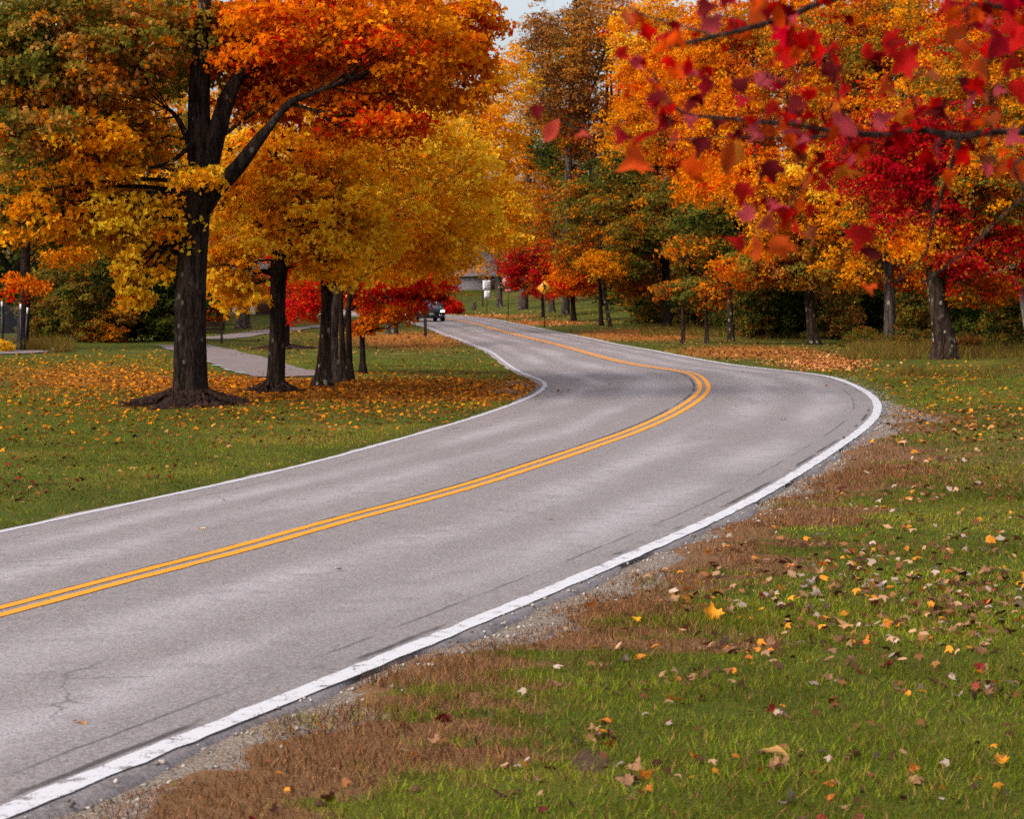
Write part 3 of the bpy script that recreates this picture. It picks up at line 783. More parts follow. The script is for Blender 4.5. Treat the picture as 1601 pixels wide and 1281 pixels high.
# ------------------------------------------------------------------ trees by the far bend
tree('oak_tree', 'half bare small tree with dry tan leaves between house and speed sign', (781, 480),
     [[(781, 480, 11), (781, 450, 8), (779, 400, 7), (776, 350, 5), (770, 300, 3)], [(779, 410, 4), (760, 390, 3), (742, 380, 2)], [(778, 390, 4), (800, 365, 3), (810, 340, 2)], [(780, 435, 3), (765, 440, 3), (748, 441, 2)]],
     [(772, 385, 50, 45, 2.5, 0, 60, P_TAN, .4), (748, 418, 34, 16, 2, 0, 24, P_OLGOLD, .3), (770, 340, 45, 40, 2.5, 0, 60, P_OLGOLD, .4)], leaf=.17, per=24, cr=.8, bark=BARK_GREY)
tree('oak_tree', 'thickest oak trunk on the far field, between stop sign and crossing sign', (818, 484),
     [[(818, 483, 17), (818, 465, 15), (819, 430, 14), (821, 370, 12), (825, 300, 10), (832, 200, 7)]],
     [(840, 300, 75, 90, 4, 0, 330, P_OLGOLD), (845, 210, 60, 70, 4, 1, 200, P_TAN), (815, 370, 50, 40, 3, 0, 120, P_BROWN)], leaf=.2, per=36, cr=.9, bark=BARK_GREY, sides=12, flare=1.15)
tree('oak_tree', 'pale slender oak trunk just beyond the yellow crossing sign', (863, 489),
     [[(863, 488, 11), (863, 470, 8), (864, 420, 7), (868, 340, 6), (872, 240, 4)]],
     [(880, 330, 65, 80, 4, 1, 280, P_BROWN), (890, 240, 60, 60, 4, 1, 180, P_GREEN)], leaf=.2, per=36, cr=.9, bark=BARK_GREY)
tree('maple_tree', 'round crimson maple whose thin trunk stands behind the crossing sign post', (849, 496),
     [[(849, 495, 6), (848, 460, 5), (845, 425, 4), (840, 390, 3)]],
     [(825, 422, 42, 32, 2, 0, 150, P_CRIM), (858, 412, 42, 36, 2, .5, 150, P_RED), (812, 405, 28, 22, 1.5, 0, 50, P_CRIM), (848, 455, 30, 12, 1.5, -.3, 36, P_RED)], leaf=.15, per=38, cr=.55, bark=BARK_BLACK, gap=.2)
tree('maple_tree', 'round orange red maple with short dark trunk on the far lawn', (897, 502),
     [[(897, 501, 11), (896, 485, 8), (895, 460, 7), (894, 425, 5), (894, 395, 3)]],
     [(902, 420, 44, 40, 2.2, 0, 230, P_ORED), (925, 435, 26, 24, 1.6, 0, 70, P_ORED), (880, 450, 30, 14, 1.5, 0, 40, P_RED)], leaf=.15, per=38, cr=.55, bark=BARK_BLACK, gap=.2)
tree('oak_tree', 'very tall thin crowned tan oak beside the gap of sky', (884, 474),
     [[(884, 474, 14), (886, 400, 13), (888, 300, 12), (892, 180, 10), (898, 60, 7), (900, -40, 4)], [(890, 230, 6), (860, 150, 4), (835, 100, 3)], [(891, 200, 6), (930, 130, 4), (950, 60, 3)], [(888, 300, 6), (925, 240, 4), (960, 205, 3)]],
     [(885, 120, 52, 110, 5, 0, 330, P_TAN, .35), (838, 120, 36, 80, 4, 0, 120, P_TAN, .4), (825, 60, 24, 50, 3, 0, 30, P_TAN, .5), (850, 40, 40, 50, 4, 1, 50, P_TAN, .5), (930, 40, 60, 80, 5, 2, 260, P_TAN, .3), (920, 200, 50, 60, 4, 0, 160, P_BROWN, .3)], leaf=.2, per=32, cr=.95, bark=BARK_GREY)
tree('maple_tree', 'tall orange maple crown standing right of the tan oak', (1015, 503),
     [[(1015, 502, 14), (1018, 420, 12), (1022, 320, 10), (1030, 200, 8), (1040, 80, 5)]],
     [(1035, 150, 85, 110, 5, 0, 520, P_ORA), (1010, 60, 70, 70, 4.5, 1, 240, P_GOLD), (985, 230, 60, 70, 4, 0, 220, P_OLGOLD), (1060, 290, 60, 60, 4, 0, 200, P_ORA)], leaf=.17, per=38, cr=.8, bark=BARK_MID)
tree('oak_tree', 'green leaved young oak with upright thin trunk, by the road verge', (940, 509),
     [[(940, 508, 8), (939, 480, 6), (937, 430, 6), (932, 340, 5), (928, 270, 3)]],
     [(925, 330, 70, 75, 3.5, 0, 320, P_OLIVE), (960, 290, 60, 60, 3, 1, 170, P_GREEN), (900, 390, 40, 30, 2.5, 0, 80, P_BROWN)], leaf=.17, per=38, cr=.7, bark=BARK_BLACK)
tree('oak_tree', 'thin trunk leaning across its upright neighbour, with olive leaves', (954, 512),
     [[(954, 511, 7), (950, 490, 6), (944, 455, 5), (940, 420, 4), (938, 370, 3)]],
     [(960, 415, 60, 32, 2.5, 0, 170, P_OLGOLD), (985, 370, 50, 40, 2.5, .5, 130, P_OLIVE)], leaf=.16, per=36, cr=.6, bark=BARK_MID)
tree('oak_tree', 'thick black trunk in tall grass under green leaves', (1043, 510),
     [[(1043, 509, 20), (1043, 490, 15), (1042, 450, 13), (1040, 390, 11), (1038, 300, 8)]],
     [(1015, 375, 80, 40, 3, 0, 240, P_OLIVE), (1040, 320, 70, 50, 3, 1, 200, P_OLIVE), (1000, 445, 40, 16, 2, 0, 50, P_BROWN)], leaf=.17, per=38, cr=.7, bark=BARK_BLACK)
tree('young_tree', 'thin straight sapling trunk with a few rust brown leaves', (1068, 537),
     [[(1068, 536, 8), (1068, 510, 6), (1068, 470, 5), (1070, 430, 3)]],
     [(1070, 455, 30, 18, 1.4, 0, 40, P_OLIVE), (1040, 455, 20, 10, 1, 0, 14, P_BROWN)], leaf=.14, per=34, cr=.45, bark=BARK_MID, group='thin saplings on the verge')
tree('young_tree', 'thin straight sapling trunk with orange leaves, nearer the curved oak', (1105, 537),
     [[(1105, 536, 8), (1105, 510, 6), (1103, 470, 5), (1102, 430, 3)]],
     [(1108, 462, 26, 26, 1.4, 0, 46, P_BROWN), (1090, 445, 22, 14, 1, 0, 20, P_OLIVE)], leaf=.14, per=34, cr=.45, bark=BARK_MID, group='thin saplings on the verge')
tree('oak_tree', 'curved dark trunk spreading flat dark green boughs over the verge', (1143, 533),
     [[(1143, 532, 13), (1142, 505, 10), (1141, 470, 10), (1136, 430, 9), (1132, 400, 8), (1133, 350, 6), (1134, 300, 4)], [(1132, 402, 5), (1100, 398, 4), (1060, 405, 3)]],
     [(1105, 385, 85, 22, 2.2, 0, 170, P_OLIVE), (1120, 340, 75, 30, 2.2, 0, 180, P_GREEN), (1165, 345, 40, 40, 2, 0, 110, P_DARK), (1150, 400, 60, 26, 2, 0, 90, P_DARK)], leaf=.15, per=38, cr=.55, bark=BARK_MID)

# ------------------------------------------------------------------ wood edge behind the outer curve
tree('maple_tree', 'slender brown trunk with golden crown, first of the thick trunks past the curved oak', (1273, 539),
     [[(1273, 538, 22), (1270, 515, 17), (1266, 480, 15), (1262, 445, 12), (1255, 410, 10), (1250, 350, 8), (1246, 270, 5)]],
     [(1235, 320, 75, 80, 3, 0, 260, P_OLGOLD), (1180, 280, 80, 55, 3, 1, 230, P_ORA), (1240, 420, 70, 34, 2, -.6, 90, P_TAN), (1160, 420, 50, 26, 2, 0, 60, P_RUST), (1255, 425, 50, 22, 2, -.5, 60, P_TAN), (1200, 390, 30, 20, 1.5, -1, 30, P_ORA)], leaf=.14, per=40, cr=.55, bark=BARK_MID)
tree('maple_tree', 'bowed brown trunk with yellow crown rising from tall dry grass', (1389, 540),
     [[(1389, 539, 19), (1391, 500, 18), (1391, 460, 18), (1385, 415, 17), (1374, 370, 15), (1359, 330, 13), (1350, 285, 9), (1346, 200, 6)]],
     [(1340, 345, 80, 60, 2.6, .5, 270, P_OLGOLD), (1290, 280, 80, 50, 2.6, 1, 200, P_GOLD), (1380, 300, 70, 60, 2.2, 0, 110, P_MIXED), (1420, 350, 50, 50, 2, .8, 110, P_GOLD), (1330, 425, 60, 26, 1.6, .6, 60, P_OLGOLD), (1420, 430, 40, 24, 1.4, .6, 40, P_RUST)], leaf=.14, per=40, cr=.55, bark=BARK_GREY)
tree('maple_tree', 'stoutest trunk at the wood edge, crimson leaves above dry grass', (1477, 562),
     [[(1479, 560, 46), (1477, 535, 37), (1471, 500, 31), (1465, 460, 28), (1461, 410, 26), (1462, 360, 22), (1465, 290, 16), (1472, 200, 10)], [(1462, 330, 10), (1430, 290, 7), (1390, 260, 4)], [(1463, 345, 10), (1510, 300, 7), (1560, 270, 4)]],
     [(1420, 255, 120, 75, 2.3, .5, 230, P_CRIM, .45), (1440, 330, 90, 40, 1.6, .2, 70, P_CRIM), (1360, 250, 70, 55, 2, 1.0, 110, P_CRIM, .45), (1500, 240, 70, 60, 2, .2, 90, P_MIXED), (1460, 230, 110, 70, 2, 1.2, 130, P_MIXED), (1540, 290, 90, 75, 2.4, 0, 300, P_OLGOLD), (1500, 408, 60, 22, 1.3, -.4, 50, P_CRIM, .4), (1440, 375, 50, 36, 1.5, .4, 100, P_GOLD), (1545, 370, 70, 36, 1.6, 0, 120, P_MIXED), (1530, 450, 60, 24, 1.4, .5, 60, P_RUST)],
     leaf=.125, per=42, cr=.5, bark=BARK_MID, sides=16, flare=1.25)
tree('maple_tree', 'pale birch like trunk with crimson leaves at the wood edge beyond the stout trunk', (1610, 545),
     [[(1611, 545, 14), (1604, 500, 11), (1597, 460, 10), (1591, 420, 9), (1588, 360, 7), (1590, 290, 4)]],
     [(1555, 435, 66, 34, 1.8, 0, 110, P_CRIM, .4), (1560, 420, 60, 40, 1.8, .8, 60, P_OLGOLD), (1600, 380, 70, 50, 2, 0, 170, P_MIXED), (1600, 270, 70, 80, 2.4, 1, 210, P_MIXED)], leaf=.13, per=40, cr=.5, bark=bark_material('pale_bark', S(120, 108, 104), S(176, 164, 158)))
tree('maple_tree', 'broad orange maple crown behind the dark green oak boughs', (1190, 524),
     [[(1190, 523, 16), (1188, 450, 14), (1184, 340, 12), (1176, 220, 9), (1166, 100, 5)]],
     [(1130, 190, 100, 95, 4.5, 0, 480, P_ORA), (1180, 90, 100, 80, 4.5, 1, 340, P_RUST), (1110, 70, 70, 70, 4, 1, 230, P_ORA), (1110, 285, 70, 45, 3.5, 0, 180, P_ORA)], leaf=.16, per=40, cr=.75, bark=BARK_MID)
tree('maple_tree', 'tall gold and crimson flecked maple behind the bowed trunk', (1330, 528),
     [[(1330, 527, 16), (1330, 450, 14), (1332, 340, 12), (1336, 200, 9), (1340, 60, 5)]],
     [(1320, 190, 100, 80, 4.5, 0, 420, P_MIXED), (1300, 70, 110, 90, 4.5, 1, 420, P_MIXED), (1400, 60, 80, 80, 4.5, 1.5, 300, P_OLGOLD)], leaf=.155, per=40, cr=.72, bark=BARK_MID)
tree('maple_tree', 'tall olive gold maple behind the stout trunk at the wood edge', (1525, 535),
     [[(1525, 534, 16), (1524, 450, 14), (1522, 340, 12), (1518, 200, 9), (1514, 60, 5)]],
     [(1500, 170, 110, 90, 4.5, 0, 470, P_OLGOLD), (1540, 60, 110, 90, 4.5, 1, 430, P_MIXED), (1590, 200, 60, 80, 4, 1, 220, P_OLGOLD)], leaf=.155, per=40, cr=.72, bark=BARK_MID)

# ------------------------------------------------------------------ shrubs
def bush(label, px, py, rx, h, rd, ncl, pal, leaf=.13, cr=.45, per=38, group=None, Z=None):
    g = ground(px, py) if Z is None else np.array([P(px, py, Z)[0], Z, height(np.array([[P(px, py, Z)[0], Z]]))[0]])
    D = g[1]; k = D / F
    rt = empty('shrub', g, label, 'shrub', group)
    cl = Cloud(); hh = h * k
    c = g + [0, 0, hh * .5]
    cl.blob(c, (rx * k, rd, hh * .52), ncl, per, cr, leaf, pal, .15, .8)
    cl.blob(g + [0, 0, hh * .22], (rx * k * .95, rd, hh * .24), ncl // 3, per, cr, leaf, pal, .1, .8)
    mb = MB(); p = np.concatenate(cl.cl)
    q = p[rng.choice(len(p), min(len(p), 40), False)]
    foot = np.stack([g + np.array([*(rng.normal(0, .22 * rx * k, 2)), -.1]) for _ in q]); foot[:, 1] = g[1] + rng.normal(0, .2, len(q))
    twigs(mb, foot - g, q - g, np.full(len(q), .025), np.full(len(q), .006))
    mb.build('stem', BARK_BLACK, rt); cl.build('foliage', g, KITE, rt)
DS, WS = 'dark shrubs behind the lawn', 'undergrowth along the wood edge'
bush('brown green shrub with reddish tips beside the leaning fence post', 75, 533, 46, 120, 1.6, 170, P_DULL, group=DS)
bush('dull green shrub between the brown shrub and the black yew', 128, 534, 44, 140, 1.6, 200, P_DULL, group=DS)
bush('tall near black yew under the golden boughs, widest of the lawn shrubs', 195, 533, 60, 165, 1.8, 300, P_DARK, group=DS)
bush('black green yew hard against the biggest maple trunk', 262, 533, 52, 160, 1.8, 280, P_DARK, group=DS)
bush('low dark shrub with olive sprays at the foot of the yews', 160, 535, 50, 60, 1.2, 110, P_OLIVE, leaf=.1, cr=.35, group=DS)
bush('orange leaved shrub just past the biggest maple trunk, above the bench', 330, 508, 26, 62, 1.4, 120, [(1, BRN), (2, RUST), (2, AMB)], leaf=.14, cr=.45, group=DS)
bush('low yellow flowering plant at the end of the mesh fence', 4, 550, 16, 20, .5, 40, P_YEL, leaf=.06, cr=.2)
bush('olive undergrowth shrub left of the slender brown trunk', 1185, 528, 46, 122, 1.8, 250, P_DULL, group=WS)
bush('dark green undergrowth shrub right behind the slender brown trunk', 1235, 528, 46, 125, 1.8, 250, P_DARK, group=WS)
bush('tan leaved thicket between slender trunk and bowed trunk', 1310, 530, 42, 118, 1.6, 220, [(1, OLG), (1.5, BRN), (1.5, TAN)], leaf=.11, cr=.4, group=WS)
bush('dark thicket hugging the bowed trunk', 1355, 526, 44, 130, 1.8, 250, P_DARK, group=WS)
bush('brown green shrub between bowed trunk and stout trunk', 1425, 530, 38, 116, 1.6, 210, P_DULL, leaf=.11, cr=.4, group=WS)
bush('dark green shrub beyond the stout trunk', 1530, 538, 54, 125, 1.8, 270, P_DARK, group=WS)
bush('low bush with gold leaves at the pale trunk', 1575, 545, 40, 75, 1.4, 150, P_DULL, leaf=.11, cr=.4, group=WS)
bush('small weedy shrub beside the bowed trunk foot', 1425, 546, 34, 36, .9, 90, P_DULL, leaf=.07, cr=.25, group=WS)
bush('low brown bramble left of the bowed trunk', 1345, 543, 36, 30, 1.0, 90, P_DULL, leaf=.08, cr=.3, group=WS)
bush('low tan bramble at the foot of the stout trunk', 1510, 551, 40, 32, 1.0, 90, [(1, OLG), (2, BRN), (1, TAN)], leaf=.08, cr=.3, group=WS)
bush('low dull green bramble in the dry grass near the pale trunk', 1570, 551, 36, 30, 1.0, 90, P_DULL, leaf=.08, cr=.3, group=WS)
bush('dull brown thicket behind the thick black trunk', 1020, 505, 40, 50, 2, 110, P_DULL, leaf=.15, cr=.5, group=WS)
bush('dark thicket behind the curved dark trunk', 1150, 520, 40, 90, 1.8, 200, P_DARK, group=WS)
bush('dark tangle of bramble beyond the saplings', 1090, 514, 46, 64, 1.6, 150, P_DULL, group=WS)
bush('grey brown bramble clump on the far field beside the house lawn', 735, 470, 20, 24, 1.5, 60, P_TAN, leaf=.12, cr=.4)
bush('dark hedge shrub below the half bare tree', 806, 462, 16, 34, 2, 90, P_DARK, leaf=.2, cr=.8, Z=228)
bush('dark evergreen beside the grey house', 790, 458, 12, 46, 2, 80, P_DARK, leaf=.22, cr=.8, Z=236)
bush('dark red shrub in front of the grey house', 700, 462, 26, 26, 1.5, 80, P_RED, leaf=.16, cr=.6)

# ------------------------------------------------------------------ the far wood, one mass
def far_wood():
    cl = Cloud(); mb = MB()
    def clump(px0, px1, ytop, Z0, Z1, n, pal, palo):
        X = rng.uniform(px0, px1, n); Z = rng.uniform(Z0, Z1, n)
        top = np.array([P(x, ytop + 40 * math.sin(x * .02) + rng.normal(0, 25), z)[2] for x, z in zip(X, Z)])
        fr = rng.uniform(0, 1, n) ** .8
        p = np.c_[(X - CX) / F * Z, Z, np.maximum(1.5, fr * top)]
        lowm = fr < .22
        c = p.mean(0)
        cl.spray(p[~lowm], c - [0, 0, 30], 26, 1.5, .34, pal, .3, .7)
        cl.spray(p[lowm], c - [0, 0, 30], 30, 1.5, .36, palo, .3, .6)
        for k in range(n // 40):
            x, z = rng.uniform(px0, px1), rng.uniform(Z0, Z1)
            a = P(x, 480, z); h = height(np.array([[a[0], z]]))[0]
            w = P(x, ytop + 30, z)[2]
            mb.tube([[a[0], z, h - .2], [a[0] + .3, z, w * .5], [a[0] + rng.normal(0, 1), z, w * .95]], [.3, .2, .06], 6, False)
    clump(-260, 330, 10, 120, 150, 1500, P_OLGOLD, P_DARK)
    clump(-260, 330, 330, 108, 118, 400, P_DARK, P_DARK)
    clump(330, 690, 20, 190, 240, 900, P_GOLD, P_BROWN)
    clump(690, 760, 200, 235, 260, 90, P_GOLD, P_TAN)
    clump(745, 850, 250, 250, 275, 200, P_OLGOLD, P_DARK)
    clump(840, 960, 60, 235, 265, 260, P_TAN, P_DARK)
    clump(940, 1200, -20, 160, 200, 900, P_ORA, P_DARK)
    clump(1000, 1250, 330, 128, 150, 420, P_OLIVE, P_DARK)
    clump(1180, 1900, -60, 125, 165, 1700, P_RUST, P_DARK)
    clump(1130, 1900, 350, 106, 124, 1100, P_DULL, P_DARK)
    V, f = cards(np.concatenate(cl.C), np.concatenate(cl.N), np.concatenate(cl.S), KITE)
    tv = np.concatenate(mb.v); tq = np.concatenate(mb.q) + len(V)
    t = np.concatenate([np.concatenate(cl.T), np.tile(S(50, 38, 32), (len(tq), 1))])
    o = np_mesh('woods', np.concatenate([V, tv]), [f, tq], [LEAF], tint=t)
    tag(o, kind='stuff')
far_wood()

# ------------------------------------------------------------------ buildings glimpsed between the trees
def house(label, px, py, Z, w, d, hw, hr, rz, wallc, roofc, name='house'):
    q = P(px, py, Z); g = np.array([q[0], Z, height(np.array([[q[0], Z]]))[0] - .1])
    rt = empty(name, g, label, 'house', None, rz)
    wm = MB(); x, y = w / 2, d / 2
    v = [(-x, -y, -1.2), (x, -y, -1.2), (x, y, -1.2), (-x, y, -1.2), (-x, -y, hw), (x, -y, hw), (x, y, hw), (-x, y, hw), (-x, 0, hw + hr), (x, 0, hw + hr)]
    wm.add(v, [[0, 1, 5, 4], [1, 2, 6, 5], [2, 3, 7, 6], [3, 0, 4, 7]], [[5, 6, 9], [7, 4, 8]])
    m, nt, out = new_mat(name + '_siding'); b = NB(nt)
    co = b.n('ShaderNodeTexCoord').outputs['Object']
    wv = b.n('ShaderNodeTexWave', {'Vector': co, 'Scale': 1.3, 'Distortion': 0.0}, bands_direction='Z', wave_profile='SAW').outputs[0]
    pr = b.princ(b.mix(b.noise(co, 1.5, 4), np.asarray(wallc) * .85, wallc), .7, b.bump(wv, .5, .03))
    nt.links.new(pr.outputs[0], out.inputs[0]); wm.build('wall', m, rt)
    rm = MB(); e, t = .5, .18
    for s in (-1, 1):
        a = np.array([(-x - e, s * (y + e), hw - hr * e / y), (x + e, s * (y + e), hw - hr * e / y), (x + e, 0, hw + hr), (-x - e, 0, hw + hr)], float)
        rm.add(np.concatenate([a + [0, 0, .02], a + [0, 0, t]]), [[0, 1, 2, 3], [4, 7, 6, 5], [0, 4, 5, 1], [1, 5, 6, 2], [2, 6, 7, 3], [3, 7, 4, 0]])
    rm.build('roof', plain(name + '_shingle', roofc, .9, .1, var=.3, scale=3), rt)
    glass = plain('dark_window_glass', S(40, 46, 54), .1, .6); trim = plain('window_trim', np.minimum(np.asarray(wallc) * 1.25, .9), .6)
    for k, wx in enumerate((-.32, 0.02, .33) if hw > 2 else (-.38,)):
        mb = MB(); c = (wx * w, -y - .04, max(hw * .55, .8))
        for dx, dz, sx, sz in ((-.55, 0, .1, .9), (.55, 0, .1, .9), (0, .45, 1.2, .1), (0, -.45, 1.2, .1)): mb.box((c[0] + dx, c[1], c[2] + dz), (sx, .1, sz))
        wo = mb.build('window', trim, rt); mb = MB(); mb.box((c[0], c[1] + .02, c[2]), (1.0, .04, .8)); mb.build('pane', glass, wo)
    mb = MB(); dx_ = .18 if hw > 2 else .4; mb.box((dx_ * w, -y - .04, min(1.0, hw * .5)), (1.0, .09, min(2.0, hw * .98))); do = mb.build('door', plain('house_door', S(90, 60, 50), .5), rt)
    mb = MB(); mb.tube([(dx_ * w + .38, -y - .15, 1.0), (dx_ * w + .38, -y - .08, 1.0)], [.04, .03], 8); mb.build('handle', trim, do)
house('grey sided house with grey roof glimpsed beyond the speed sign', 758, 458, 236, 5.2, 8, 1.5, 2.2, -.35, S(128, 122, 128), S(120, 112, 118), 'grey_house')
house('cream walled house half hidden under yellow leaves behind the driveway', 385, 486, 152, 6.5, 7, 2.6, 1.8, .1, S(232, 214, 190), S(120, 110, 105), 'cream_house')

# ------------------------------------------------------------------ signs and posts
STEEL = plain('weathered_steel_post', S(58, 44, 40), .6, .4, .4, var=.3, scale=20)
SBACK = plain('sign_aluminium', S(150, 150, 152), .45, .5, .7)
def sheet(name, poly, y, mat, parent, t=.004):
    mb = MB(); mb.prism(poly, y, y - t); return mb.build(name, mat, parent)
def text(body, size, loc, mat, parent, name='lettering', ext=.0015, sx=1.0):
    cu = bpy.data.curves.new(name, 'FONT'); cu.body = body; cu.size = size; cu.extrude = ext
    cu.align_x = 'CENTER'; cu.align_y = 'CENTER'; cu.offset = size * .015
    tmp = bpy.data.objects.new('tmp', cu); COL.objects.link(tmp)
    dg = bpy.context.evaluated_depsgraph_get(); me = bpy.data.meshes.new_from_object(tmp.evaluated_get(dg))
    bpy.data.objects.remove(tmp); me.materials.clear()
    o = link(name, me, parent, [mat]); o.location = loc; o.rotation_euler = (math.pi / 2, 0, 0); o.scale = (sx, 1, 1)
    return o
def rrect(w, h, cz, r=.03):
    p = []
    for cx, cy, a0 in ((w / 2 - r, h / 2 - r, 0), (-w / 2 + r, h / 2 - r, 90), (-w / 2 + r, -h / 2 + r, 180), (w / 2 - r, -h / 2 + r, 270)):
        for a in (0, 30, 60, 90): p.append((cx + r * math.cos(math.radians(a0 + a)), cz + cy + r * math.sin(math.radians(a0 + a))))
    return p
SW = plain('white_sign_face', S(205, 203, 206), .45, .4, var=.06); SK_ = plain('black_sign_ink', S(22, 20, 24), .5)
SY = plain('yellow_sign_face', S(232, 150, 20), .45, .4, var=.06); SRD = plain('red_sign_face', S(176, 26, 40), .45, .4, var=.1)
def post(rt, h, lean=0.0, w=.06):
    mb = MB(); mb.box((lean * h / 2, 0, h / 2 - .1), (w, .035, h + .2), ry=math.atan(lean)); mb.box((lean * h / 2, .022, h / 2 - .1), (w * .4, .02, h + .2), ry=math.atan(lean))
    return mb.build('post', STEEL, rt)
# speed limit
g = ground(761.5, 491); s = g[1] / F; dz = lambda y: P(760, y, g[1])[2] - g[2]
rt = empty('speed_sign', g, 'white speed limit sign reading 25 with a small white plate below', 'road sign')
post(rt, dz(438), -.012); top = dz(446); H1 = 15.6 * s; W1 = 12.6 * s; cx = -.03
f1 = sheet('sign_face', [(a + cx, c) for a, c in rrect(W1, H1, top)], -.03, SW, rt)
mb = MB()
for a, b_, w_, h_ in ((0, H1 / 2 - .03, W1 - .05, .012), (0, -H1 / 2 + .03, W1 - .05, .012), (-W1 / 2 + .03, 0, .012, H1 - .072), (W1 / 2 - .03, 0, .012, H1 - .072)): mb.box((a + cx, -.0355, top + b_), (w_, .003, h_))
mb.build('border', SK_, f1)
text('SPEED', .14, (cx, -.036, top + .245), SK_, f1); text('LIMIT', .14, (cx, -.036, top + .115), SK_, f1); text('25', .40, (cx, -.036, top - .13), SK_, f1)
p2 = dz(460.5); f2 = sheet('lower_plate', [(a + cx + .04, c) for a, c in rrect(9.2 * s, 12 * s, p2)], -.03, SW, rt)
mb = MB()
for z_, w_ in ((.17, .15), (.01, .24), (-.17, .31)):
    mb = MB(); mb.box((cx + .04, -.0355, p2 + z_), (w_, .003, .05)); mb.build('lettering', SK_, f2)
# stop
g = ground(794.5, 497); s = g[1] / F
rt = empty('stop_sign', g, 'red stop sign half hidden in crimson leaves with a red plate below', 'road sign')
post(rt, dz(446)); z0 = P(795, 440.5, g[1])[2] - g[2]; R8 = .40
oct_ = lambda r: [(r * math.cos(math.radians(22.5 + 45 * k)), z0 + r * math.sin(math.radians(22.5 + 45 * k))) for k in range(8)]
f1 = sheet('sign_face', oct_(R8), -.03, SW, rt); sheet('red_field', oct_(R8 * .93), -.0345, SRD, f1, .002); text('STOP', .30, (0, -.0385, z0), SW, f1, sx=.85)
p2 = P(795, 454, g[1])[2] - g[2]; f2 = sheet('lower_plate', rrect(10.7 * s, 4.6 * s, p2), -.03, SRD, rt); text('ALL WAY', .12, (0, -.0355, p2), SW, f2, sx=.8)
# crossing
g = ground(851.5, 511.5); s = g[1] / F
rt = empty('crossing_sign', g, 'yellow diamond pedestrian crossing sign with walking figure on a dark post', 'road sign')
z0 = P(851, 450.5, g[1])[2] - g[2]; post(rt, z0 + .1, -.0); R4 = 12.4 * s
f1 = sheet('sign_face', [(-R4, z0), (0, z0 + R4), (R4, z0), (0, z0 - R4)], -.03, SY, rt)
mb = MB()
for k in range(4):
    a = math.pi / 4 + k * math.pi / 2; L = R4 * 1.30; r = R4 * .64
    mb.box((r * math.cos(a), -.0355, z0 + r * math.sin(a)), (L, .003, .012), ry=-(a + math.pi / 2))
mb.build('border', SK_, f1)
u = R4 / 12.4
mb = MB()
mb.prism([(-1.9 * u + 1.15 * u * math.cos(a), z0 + 7.3 * u + 1.25 * u * math.sin(a)) for a in np.linspace(0, 6.28, 14, False)], -.0342, -.0372)
def limb(pts, w):
    pts = [(a * u, z0 + c * u) for a, c in pts]
    for (a, c), (a2, c2), wa, wb in zip(pts[:-1], pts[1:], w[:-1], w[1:]):
        d = np.array([a2 - a, c2 - c]); d = d / np.linalg.norm(d); nn = np.array([-d[1], d[0]])
        A, B_ = np.array([a, c]) - d * wa * u * .2, np.array([a2, c2]) + d * wb * u * .2
        mb.prism([A + nn * wa * u / 2, A - nn * wa * u / 2, B_ - nn * wb * u / 2, B_ + nn * wb * u / 2], -.0342, -.0372)
limb([(-.6, 5.2), (0.2, .4)], [3.6, 2.6]); limb([(0.2, .6), (2.2, -3), (2.6, -7.6)], [2.0, 1.5, 1.1]); limb([(0, .6), (-1.6, -3.6), (-3.0, -7.4)], [2.0, 1.5, 1.1])
limb([(.6, 5.4), (3.0, 2.6), (2.3, -.4)], [1.5, 1.2, .9]); limb([(-1.4, 5.4), (-3.2, 2.6), (-4.6, 1.8)], [1.5, 1.2, .9])
mb.build('walking_figure', SK_, f1)
# other posts
def stake(name, label, px, py, ytop, wpx, mat, cat='post', Z=None, tip=None, lean=0.0):
    g = ground(px, py); s = g[1] / F; h = P(px, ytop, g[1])[2] - g[2]
    rt = empty(name, g, label, cat); mb = MB(); w = wpx * s
    mb.box((lean * h / 2, 0, h / 2 - .1), (w, w, h + .2), ry=math.atan(lean)); mb.build('shaft', mat, rt, bevel=.006)
    mb = MB(); tp = tip or mat; hh = h * (.16 if tip else .04); mb.box((lean * h, 0, h + hh / 2 - .002), (w * 1.06, w * 1.06, hh), ry=math.atan(lean), taper=.8); mb.build('cap', tp, rt)
    return rt
WOOD = plain('dark_weathered_wood', S(46, 34, 28), .9, .1, var=.4, scale=14, bump=.4)
stake('wooden_post', 'short dark wooden post at the road edge in front of the car', 665, 527.5, 499, 4.6, WOOD)
stake('steel_post', 'thin brown post standing behind the speed limit sign', 755, 481, 446, 2.2, STEEL)
stake('marker_post', 'tiny white marker post at the bike path edge beside tall weeds', 83, 551, 545, 2.6, SW)
def stump():
    g = ground(741, 479.5); s = g[1] / F; rt = empty('tree_stump', g, 'grey tree stump among brambles on the far field', 'stump')
    mb = MB(); mb.tube([(0, 0, -.1), (0, 0, .1), (.02, 0, 8 * s), (.03, 0, 13 * s)], [4.5 * s, 3.4 * s, 2.8 * s, 2.6 * s], 12); mb.build('stump_wood', BARK_GREY, rt, True)
    mb = MB(); mb.tube([(.03, 0, 13 * s), (.03, 0, 13 * s + .03)], [2.3 * s, 2.2 * s], 12); mb.build('cut_top', plain('cut_wood', S(150, 130, 110), .9), rt)
stump()
